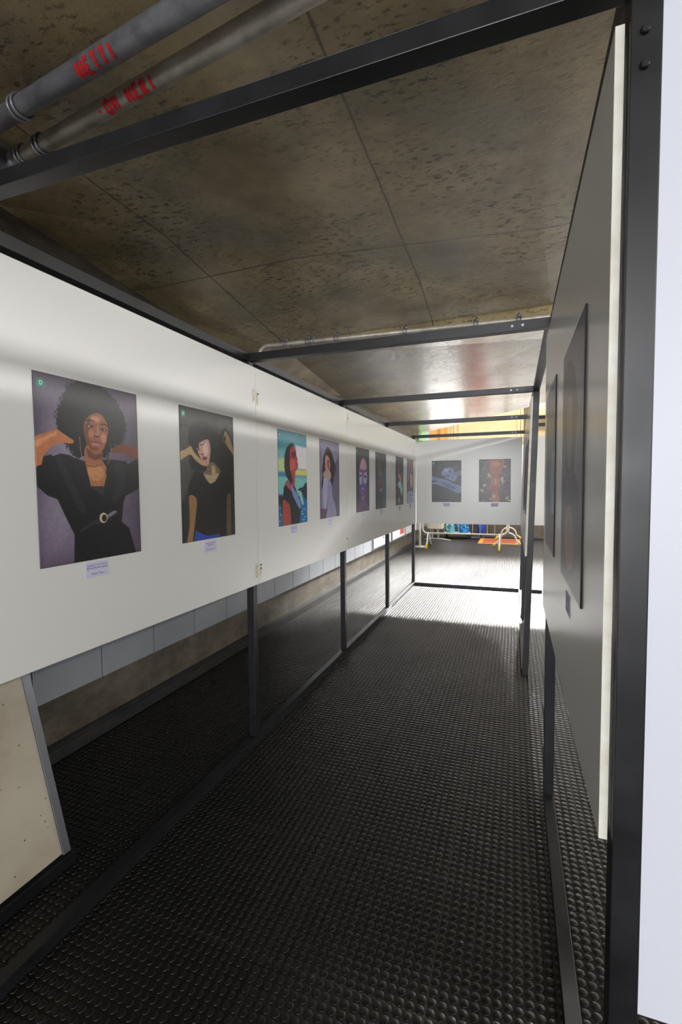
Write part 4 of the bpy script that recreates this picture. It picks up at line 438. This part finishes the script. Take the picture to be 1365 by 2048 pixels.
def paint(key, W, H):
    uu, vv = np.meshgrid(np.linspace(0, 1, W), np.linspace(0, 1, H)); X, Y = uu*420, vv*612
    mid, edge, lite, c = [np.array(t, float) for t in BG[key]]
    d = np.hypot((uu-c[0])*1.1, vv-c[1])[..., None]; e = np.clip(np.minimum.reduce([uu, vv, 1-uu, 1-vv])/.25, 0, 1)[..., None]
    img = mid*np.ones((H, W, 3)); img = img+(lite-mid)*np.exp(-(d/.35)**2); img = img*e**.5*1+(edge*(1-e**.5))
    if key == 'p1': img += (np.array((148, 136, 158))-img)*np.clip(1.2-np.hypot((uu-.15)/.32, (vv-.78)/.28), 0, 1)[..., None]*.6
    sc = .45
    if key in ('p3', 'p4'): sc = .6
    if key in ('p5', 'p6', 'p7', 'p8'): sc = .8
    if key in ('f1', 'f2'): sc = .7
    for k_, op in enumerate(ART[key]):
        col = np.array(op[1], float)
        if op[0] == 'l':
            P = [np.array((a*.42, b*.612)) for a, b in op[3]]; D = np.min([seg_dist(X, Y, p, q) for p, q in zip(P, P[1:])], 0); wd = op[2]*sc/2; al = np.clip((wd+.7-D)/1.4, 0, 1)
        else:
            soft, fz = max(op[2]*sc, .8), op[3]; xx, yy = X, Y
            if fz: xx = X+(vnoise(X, Y, 5, k_)-.5)*fz*sc*1.4+(vnoise(X, Y, 2.2, k_+5)-.5)*fz*sc; yy = Y+(vnoise(X, Y, 5, k_+9)-.5)*fz*sc*1.4+(vnoise(X, Y, 2.2, k_+7)-.5)*fz*sc
            if op[0] == 'e':
                cx, cy = op[4][0]*.42, op[4][1]*.612; rx, ry = max(op[5]*.42, 1), max(op[6]*.612, 1); q = np.hypot((xx-cx)/rx, (yy-cy)/ry); al = np.clip((1-q)*min(rx, ry)/soft+.5, 0, 1)
            else:
                P = np.array(op[5], float)*(.42, .612)
                if op[4]: P = smooth_closed(P)
                D = np.full(X.shape, 1e9); ins = np.zeros(X.shape, bool)
                for i in range(len(P)):
                    A, Bq = P[i-1], P[i]; D = np.minimum(D, seg_dist(xx, yy, A, Bq))
                    cond = (A[1] > yy) != (Bq[1] > yy)
                    with np.errstate(divide='ignore', invalid='ignore'): ins ^= cond & (xx < (Bq[0]-A[0])*(yy-A[1])/(Bq[1]-A[1]+1e-12)+A[0])
                al = np.clip(np.where(ins, D, -D)/soft+.5, 0, 1)
        al = (al*al*(3-2*al))[..., None]; img = img*(1-al)+col*al
    img *= 1+(vnoise(X, Y, 9, 1)[..., None]-.5)*.09
    lum = img.mean(-1, keepdims=True); img += (vnoise(X, Y, 2.6, 31)[..., None]*.6+vnoise(X*.35, Y, 5.5, 32)[..., None]*.4-.5)*np.clip((70-lum)/40, 0, 1)*15
    if key not in ('r1', 'r2', 'r3'):   # small green badge in the corner of each print
        b = (np.maximum(np.abs(X-26), np.abs(Y-33)) < 13.5)[..., None]; img = np.where(b, np.array((18, 122, 102.)), img)
        D = np.min([seg_dist(X, Y, np.array(p), np.array(q)) for p, q in (((22, 27), (22, 39)), ((22, 27), (28, 27)), ((28, 27), (31, 31)), ((31, 31), (27, 39)), ((27, 39), (22, 39)))], 0)
        a = np.clip(1.7-D, 0, 1)[..., None]; img = img*(1-a)+np.array((220, 240, 236.))*a
    return lin(np.clip(img, 0, 255))
M_print = bpy.data.materials.new('satin photographic print'); M_print.use_nodes = True
at = nd(M_print, 'ShaderNodeVertexColor', layer_name='ink'); lk(M_print, at.outputs['Color'], bsdf(M_print).inputs['Base Color']); bsdf(M_print).inputs['Roughness'].default_value = .34
INK_GAIN = 1.15
M_pedge = mat('print edge', L(70, 68, 70), .6)
def print_photo(key, label, org, U, N, w, hgt, W, H, th=.0025, lx=0):
    """org: top-left corner as seen from the front; U: unit vector to the right; N: outward normal"""
    org, U, N = Vector(org), Vector(U), Vector(N); ce = org+U*(w/2)-Vector((0, 0, hgt)); img = np.clip(paint(key, W, H)*INK_GAIN, 0, .9)
    u_, v_ = np.meshgrid(np.linspace(0, w, W), np.linspace(0, hgt, H)); co = np.zeros((H, W, 3))
    for k in range(3): co[..., k] = org[k]+U[k]*u_-(v_ if k == 2 else 0)+N[k]*th
    co[..., 0] += -lx*(v_/hgt)
    co -= np.array(ce); V = co.reshape(-1, 3); back = np.array([co[0, 0], co[0, -1], co[-1, -1], co[-1, 0]])-np.array(N)*th*.96; nb = len(V); V = np.concatenate([V, back])
    i, j = np.meshgrid(np.arange(W-1), np.arange(H-1)); a = (j*W+i).ravel(); F_ = np.stack([a, a+W, a+W+1, a+1], 1)
    loops = [F_.ravel()]; tot = [np.full(len(F_), 4)]; mi = [np.zeros(len(F_), int)]
    rims = [([*range(0, W)], nb, nb+1), ([k*W+W-1 for k in range(H)], nb+1, nb+2), ([(H-1)*W+k for k in range(W-1, -1, -1)], nb+2, nb+3), ([k*W for k in range(H-1, -1, -1)], nb+3, nb)]
    for r_, s, t in rims: q = r_+[t, s]; loops.append(np.array(q)); tot.append(np.array([len(q)])); mi.append(np.array([1]))
    loops.append(np.array([nb, nb+1, nb+2, nb+3])); tot.append(np.array([4])); mi.append(np.array([1]))
    lo = np.concatenate(loops).astype(np.int32); tt = np.concatenate(tot).astype(np.int32)
    me = bpy.data.meshes.new('photo_print'); me.vertices.add(len(V)); me.vertices.foreach_set('co', V.astype(np.float32).ravel()); me.loops.add(len(lo)); me.loops.foreach_set('vertex_index', lo)
    me.polygons.add(len(tt)); me.polygons.foreach_set('loop_start', np.concatenate([[0], np.cumsum(tt)[:-1]]).astype(np.int32)); me.polygons.foreach_set('material_index', np.concatenate(mi).astype(np.int32))
    ca = me.color_attributes.new('ink', 'FLOAT_COLOR', 'POINT'); c4 = np.ones((len(V), 4), np.float32); c4[:nb, :3] = img.reshape(-1, 3); c4[nb:, :3] = .05; ca.data.foreach_set('color', c4.ravel())
    me.materials.append(M_print); me.materials.append(M_pedge); me.update(calc_edges=True); me.validate()
    o = bpy.data.objects.new('photo_print', me); S.collection.objects.link(o); o.location = ce
    return tag(o, label, 'photograph', 'portrait prints mounted on the panels')
def textmesh(lines, size, mtl, name, parent, frame):
    """frame: (origin, U, N) ; lines: (string, dx, dz)"""
    org, U, N = frame; bm = bmesh.new()
    for s, dx, dz in lines:
        c = bpy.data.curves.new('t', 'FONT'); c.body = s; c.size = size; c.align_x = 'CENTER'; c.resolution_u = 2
        t = bpy.data.objects.new('t', c); S.collection.objects.link(t); dg = bpy.context.evaluated_depsgraph_get(); me = bpy.data.meshes.new_from_object(t.evaluated_get(dg))
        k = len(bm.verts); bm.from_mesh(me); bm.verts.ensure_lookup_table()
        for v in bm.verts[k:]: x, y = v.co.x, v.co.y; v.co = Vector(org)+Vector(U)*(x+dx)+Vector((0, 0, y+dz))+Vector(N)*.0012
        bpy.data.objects.remove(t); bpy.data.curves.remove(c); bpy.data.meshes.remove(me)
    me = bpy.data.meshes.new(name); bm.to_mesh(me); bm.free(); me.materials.append(mtl); o = bpy.data.objects.new(name, me); S.collection.objects.link(o); o.parent = parent; return o
def caption(label, c, U, N, w, hgt, lines, size):
    c = Vector(c); U = Vector(U); N = Vector(N); e = thing('caption_card', label, 'caption', c+N*.0002, 'caption cards below the prints')
    a = -U*(w/2)-Vector((0, 0, hgt/2)); b = U*(w/2)+Vector((0, 0, hgt/2))+N*.0008
    lo = [min(a[k], b[k]) for k in range(3)]; hi = [max(a[k], b[k]) for k in range(3)]
    cdp = obj('card', B((lo, hi)), M_cap, e); textmesh(lines, size, M_ink, 'printed_text', cdp, (Vector((0, 0, 0)), U, N)); return e
XP = -1.3798
left = [('p1', 1.045, .421, 1.862, 200, 290, 'print of a woman with large afro hair and black belted dress, nearest on the left'), ('p2', 1.716, .42, 1.863, 160, 240, 'print of a woman in black T-shirt and jeans leaning her cheek on her hand'),
        ('p3', 2.632, .429, 1.861, 130, 190, 'print of a red-lit profile face against turquoise sea and sky'), ('p4', 3.303, .418, 1.863, 110, 170, 'print of a curly-haired person in pale sweater on lilac background'),
        ('p5', 4.18, .416, 1.865, 80, 150, 'print of a face painted in violet and blue on dark background'), ('p6', 4.835, .43, 1.863, 70, 140, 'very dark print with a faint reddish figure'),
        ('p7', 5.746, .414, 1.866, 60, 130, 'dark print of a seated figure with pale turquoise cloth'), ('p8', 6.40, .42, 1.866, 60, 130, 'blue and brown print of a dark-haired head, beside the corner')]
T1 = [('Fotógrafo: Carol Matoso', 0, .013), ('@CarolMatosofotografias', 0, .003), ('Modelo: Thaisy', 0, -.017)]
T2 = [('Fotógrafa: Carol Melo', 0, .013), ('@Melofoto', 0, .003), ('Modelo: Ana Carla', 0, -.017)]
CAPN = ['afro hair portrait nearest on the left', 'portrait in black T-shirt and jeans', 'red profile seaside print', 'curly-haired pale sweater print', 'violet painted face print', 'very dark print with reddish figure', 'dark print with turquoise cloth', 'blue and brown print beside the corner']
for k_, (key, y, w_, z, W, H, lab) in enumerate(left):
    print_photo(key, lab, (XP, y, z), (0, 1, 0), (1, 0, 0), w_, .609, W, H)
    yc = {0: 1.258, 1: 1.920, 2: 2.845}.get(k_, y+w_/2+.0)
    caption('caption card under the '+CAPN[k_], (XP, yc, 1.218), (0, 1, 0), (1, 0, 0), .096, .054, T1 if k_ % 2 == 0 else T2, .0085)
YE = YP[4]-h-.0207
print_photo('f1', 'blue-toned dark print of a face resting on crossed arms', (-1.14, YE, 1.86), (1, 0, 0), (0, -1, 0), .42, .60, 100, 140)
print_photo('f2', 'print of a face covered with lilac and white flowers', (-.473, YE, 1.863), (1, 0, 0), (0, -1, 0), .423, .60, 110, 150)
caption('caption card under the blue-toned print of crossed arms', (-.93, YE, 1.22), (1, 0, 0), (0, -1, 0), .10, .05, T1, .0085)
caption('caption card under the flower-covered face print', (-.26, YE, 1.22), (1, 0, 0), (0, -1, 0), .10, .05, T2, .0085)
XRF = .1318
print_photo('r1', 'grey-violet print seen nearly edge-on, nearest on the right panel', (XRF-.0019, 1.480, 1.850), (0, -1, 0), (-1, 0, 0), .435, .600, 90, 130, th=.0035)
print_photo('r2', 'blue-grey print seen nearly edge-on, farther on the right panel', (XRF-.0019, 2.200, 1.866), (0, -1, 0), (-1, 0, 0), .455, .612, 60, 110, th=.0035)
caption('caption card under the nearest print on the right panel', (XRF-.002, 1.30, 1.20), (0, -1, 0), (-1, 0, 0), .096, .05, T1, .0085)
print_photo('r3', 'thin dark sliver of a print in the far right row, nearer one', (.1042, 4.57, 1.865), (0, -1, 0), (-1, 0, 0), .42, .605, 30, 40, lx=.0163)
print_photo('r3', 'thin dark sliver of a print in the far right row, farther one', (.1042, 5.24, 1.865), (0, -1, 0), (-1, 0, 0), .42, .605, 30, 40, lx=.0163)

# ---------------------------------------------------------------- leaning board at the lower left
e = thing('leaning_board', 'stained cream board with grey metal edge leaning on the left wall, on a black rail', 'board', (-1.665, .7, 0))
ang = math.atan2(.19, .695)
def leanmesh(bm):
    R_ = Matrix.Rotation(-ang, 4, 'Y'); bm.transform(Matrix.Translation((0, 0, .05)) @ R_); return bm
obj('board_sheet', leanmesh(B(((-.012, -.5, .012), (.006, .600, 2.40)))), M_board, e)
obj('side_trim', leanmesh(B(((-.016, .603, .004), (.012, .632, 2.41)), ((.008, .600, .004), (.012, .606, 2.41)), bev=.002)), M_alu, e)
obj('bottom_rail', B(((-.02, -.55, 0), (.02, .645, .05)), bev=.003), M_black, e); obj('rail_lip', B(((-.022, -.55, .05), (-.010, .645, .062))), M_skirt, e)

# ---------------------------------------------------------------- notice boards on the left wall beyond the frame
M_wb = mat('white notice board', L(232, 234, 236), .5)
for k_, (y0, y1, pic, lab) in enumerate(((8.07, 9.32, None, 'white notice board low on the left wall with tiny blue symbols, nearest'), (9.45, 10.62, 1, 'white notice board on the left wall with a red picture'), (10.68, 12.0, None, 'white notice board on the left wall, farthest'))):
    e = thing('notice_board', lab, 'notice board', (-2.35, (y0+y1)/2, .40), 'notice boards on the left wall')
    rel(obj('board_face', B(((-2.362, y0, .385), (-2.345, y1, 1.9)), bev=.002), M_wb, e), e)
    rel(obj('board_edge', B(((-2.362, y0-.012, .38), (-2.340, y0, 1.9)), ((-2.362, y1, .38), (-2.340, y1+.012, 1.9)), ((-2.362, y0, .372), (-2.340, y1, .385))), M_alu, e), e)
    if pic: rel(obj('red_picture', B(((-2.3455, 10.15, .44), (-2.343, 10.52, .9))), mat('red print', L(196, 92, 82), .6), e), e)
    elif k_ == 0:
        bm = bmesh.new()
        for q, (yy, s) in enumerate(((8.38, .008), (8.50, .008), (8.58, .014), (8.72, .03), (8.76, .02))): box(bm, (-2.3455, yy, .50), (-2.3435, yy+s*1.6, .50+s*1.6))
        rel(obj('blue_symbols', bm, mat('blue print', L(60, 70, 110), .6), e), e)

# ---------------------------------------------------------------- crowd barriers
def barrier(label, loc, rz, L_=1.95):
    e = thing('crowd_barrier', label, 'barrier', loc, 'white crowd barriers'); e.rotation_euler = (0, 0, rz); z0, z1, R_ = .345, 1.1, .11
    pts = [(R_, 0, z0)]+[(L_-R_, 0, z0)]+polyline_arc((L_-R_, z0+R_), R_, -math.pi/2, 0, 6, lambda a, b: (a, 0, b))+polyline_arc((L_-R_, z1-R_), R_, 0, math.pi/2, 6, lambda a, b: (a, 0, b))+polyline_arc((R_, z1-R_), R_, math.pi/2, math.pi, 6, lambda a, b: (a, 0, b))+polyline_arc((R_, z0+R_), R_, math.pi, 1.5*math.pi, 6, lambda a, b: (a, 0, b))
    obj('barrier_frame', T(pts, .019, 12), M_white, e)
    n = int((L_-.2)/.166)
    for i in range(1, n+1): obj('bar', T([(i*.166+.02, 0, z0), (i*.166+.02, 0, z1)], .007, 8), M_white, e)
    for x in (.14, L_-.16):
        arc = polyline_arc((0, .16), .19, 0, math.pi, 10, lambda a, b: (x, a, b))
        fa = obj('foot_arch', T([(x, .36, .0), (x, .27, .10)]+[(x, p[1], p[2]) for p in arc]+[(x, -.27, .10), (x, -.36, 0)], .021, 10), M_white, e)
        for s in (-1, 1): obj('yellow_foot', T([(x, s*.365, 0), (x, s*.29, .10)], .024, 10), M_yel, fa)
    return e
barrier('white tubular crowd barrier across the corridor with yellow feet', (-2.10, 11.55, 0), 0)
barrier('white tubular crowd barrier standing end-on beside the floor mat', (-.13, 11.85, 0), math.pi/2, 1.9)
e = thing('queue_post', 'white post on a round base beside the left wall', 'post', (-2.17, 11.55, 0))
obj('round_base', T([(0, 0, 0), (0, 0, .012), (0, 0, .03)], [.17, .165, .06], 28), M_white, e); obj('pole', T([(0, 0, .02), (0, 0, 1.0)], .032, 16), M_white, e)
e = thing('floor_mat', 'orange red floor mat with yellow border behind the barriers', 'mat', (-.36, 13.2, 0))
obj('border', B(((-.52, -.6, 0), (.52, .62, .006))), mat('yellow mat border', L(214, 158, 50), .7), e); obj('centre', B(((-.41, -.46, .006), (.41, .50, .009))), mat('red mat centre', L(176, 82, 54), .7), e)
e = thing('rolling_cabinet', 'cream cabinet on a stand with curved foot behind the barrier', 'cabinet', (-2.02, 13.0, 0)); M_cr = mat('cream enamel', L(236, 226, 200), .5)
obj('cabinet_body', B(((-.21, -.15, .32), (.21, .15, .95)), bev=.03), M_cr, e)
obj('stand_column', B(((-.10, -.03, .04), (-.06, .03, .33)), ((.06, -.03, .04), (.10, .03, .33))), M_galw, e)
obj('curved_foot', T([(-.36, -.02, .02), (-.2, -.02, .05), (0, -.02, .06), (.2, -.02, .05), (.42, -.02, .015)], .014, 10), M_white, e)
def bag(name, label, loc, s, c, seed):
    bm = bmesh.new(); bmesh.ops.create_icosphere(bm, subdivisions=4, radius=1); rs = random.Random(seed); ph = [rs.uniform(0, 6) for _ in range(6)]
    for v in bm.verts:
        x, y, z = v.co; k = 1+.10*math.sin(5*x+ph[0]+3*z)+.09*math.sin(7*y+ph[1]-4*z)+.06*math.sin(11*z+ph[2]+6*x); zz = z*k
        v.co = (x*k*s[0], y*k*s[1], max(zz, -.72)*s[2]+.72*s[2])
        if z > .6: v.co.x *= 1-.9*(z-.6); v.co.y *= 1-.9*(z-.6)
    m = mat(label, L(*c), .22); noisy(m, L(*[int(q*.55) for q in c]), L(*[min(255, int(q*1.35)) for q in c]), 7, 4, bump=.6, bscale=14)
    e = thing(name, label, 'bag', loc); obj('bag_body', bm, m, e, smooth=True); obj('tied_neck', T([(0, 0, 1.45*s[2]), (.01, 0, 1.62*s[2]), (.03, 0, 1.85*s[2])], [.03, .02, .05], 10), m, e); return e
TR = (-1.52, 13.72)
e = thing('low_trolley', 'low white trolley under the plastic bags', 'trolley', (TR[0], TR[1], 0))
obj('platform', B(((-.36, -.22, .13), (.36, .22, .165)), bev=.01), M_white, e)
for x in (-.3, .3):
    for y in (-.16, .16): obj('wheel', T([(x-.015, y, .065), (x+.015, y, .065)], .065, 16), M_skirt, e)
bag('plastic_bag', 'teal plastic rubbish bag on the low trolley, left one', (TR[0]-.18, TR[1], .165), (.13, .13, .17), (96, 172, 186), 2)
bag('plastic_bag', 'bright blue plastic rubbish bag on the low trolley, right one', (TR[0]+.17, TR[1], .165), (.17, .15, .21), (26, 120, 190), 5)
e = thing('waste_bin', 'small deep blue bin near the far wall', 'bin', (-.86, 13.85, 0)); mb = mat('blue plastic', L(10, 60, 160), .4)
obj('bin_body', T([(0, 0, .15), (0, 0, .17), (0, 0, .55)], [.085, .09, .115], 20), mb, e); obj('bin_foot', T([(0, 0, 0), (0, 0, .02), (0, 0, .15)], [.08, .03, .03], 16), M_skirt, e); obj('bin_rim', T([(0, 0, .55), (0, 0, .57)], .122, 20), mb, e)
e = thing('red_banner', 'red cloth banner against the far wall, seen only below and above the end panel', 'banner', (-.95, 14.0, 0)); M_ban = mat('red cloth', L(214, 44, 28), .7)
obj('banner_cloth', B(((-.28, -.006, .42), (.22, .006, 2.1))), M_ban, e); obj('banner_stand', T([(-.03, .03, 0), (-.03, .03, 2.15)], .012, 8), M_galv, e); obj('banner_foot', B(((-.2, -.05, 0), (.15, .1, .02))), M_galv, e)
# overhead things glimpsed to the right of the frame
e = thing('tube_lamp', 'white tube lamp high near the far wall, glimpsed right of the frame', 'lamp', (1.4, 13.9, 3.6))
obj('lamp_body', B(((-.95, -.06, -.02), (.95, .06, .07)), bev=.01), M_white, e); obj('tube', T([(-.9, 0, -.04), (.9, 0, -.04)], .02, 12), mat('lit tube', (1, 1, 1), .4, emit=(1, 1, .98), es=3), e)
obj('hanger', T([(-.7, 0, .07), (-.7, 0, 2.4)], .008, 8), M_galv, e); obj('hanger', T([(.7, 0, .07), (.7, 0, 2.4)], .008, 8), M_galv, e)
for z, lab in ((3.34, 'black steel beam on the far wall, upper one'), (3.14, 'black steel beam on the far wall, lower one')):
    o = obj('steel_beam', B(((-1.0, -.05, -.045), (1.2, .05, .045)), bev=.004), M_black, loc=(1.55, 14.148, z)); tag(o, lab, 'beam', 'steel beams on the far wall')

# ---------------------------------------------------------------- every screw, bolt, letter and leg becomes a part of its own
def split_parts(names):
    for o in [o for o in S.objects if o.type == 'MESH' and o.name.split('.')[0] in names]:
        bm = bmesh.new(); bm.from_mesh(o.data); seen = set(); isl = []
        for v in bm.verts:
            if v in seen: continue
            st = [v]; comp = []
            while st:
                q = st.pop()
                if q in seen: continue
                seen.add(q); comp.append(q.index); st += [e.other_vert(q) for e in q.link_edges]
            isl.append(set(comp))
        bm.free()
        if len(isl) < 2: continue
        for comp in isl:
            b2 = bmesh.new(); b2.from_mesh(o.data); b2.verts.ensure_lookup_table()
            bmesh.ops.delete(b2, geom=[v for v in b2.verts if v.index not in comp], context='VERTS')
            me = bpy.data.meshes.new(o.name.split('.')[0]); b2.to_mesh(me); b2.free()
            for m in o.data.materials: me.materials.append(m)
            n = bpy.data.objects.new(o.name.split('.')[0], me); S.collection.objects.link(n); n.parent = o.parent; n.location = o.location
            for k in o.keys(): n[k] = o[k]
        bpy.data.objects.remove(o)
split_parts({'bolt', 'bolt_socket', 'rail_screw', 'beam_screw', 'box_screw', 'support_leg', 'stand_column', 'trim_6', 'blue_symbols'})
for i, o in enumerate(sorted([o for o in S.objects if o.name.startswith('trim_6')], key=lambda o: o.name)): o.name = 'trim_%d' % (i+10)
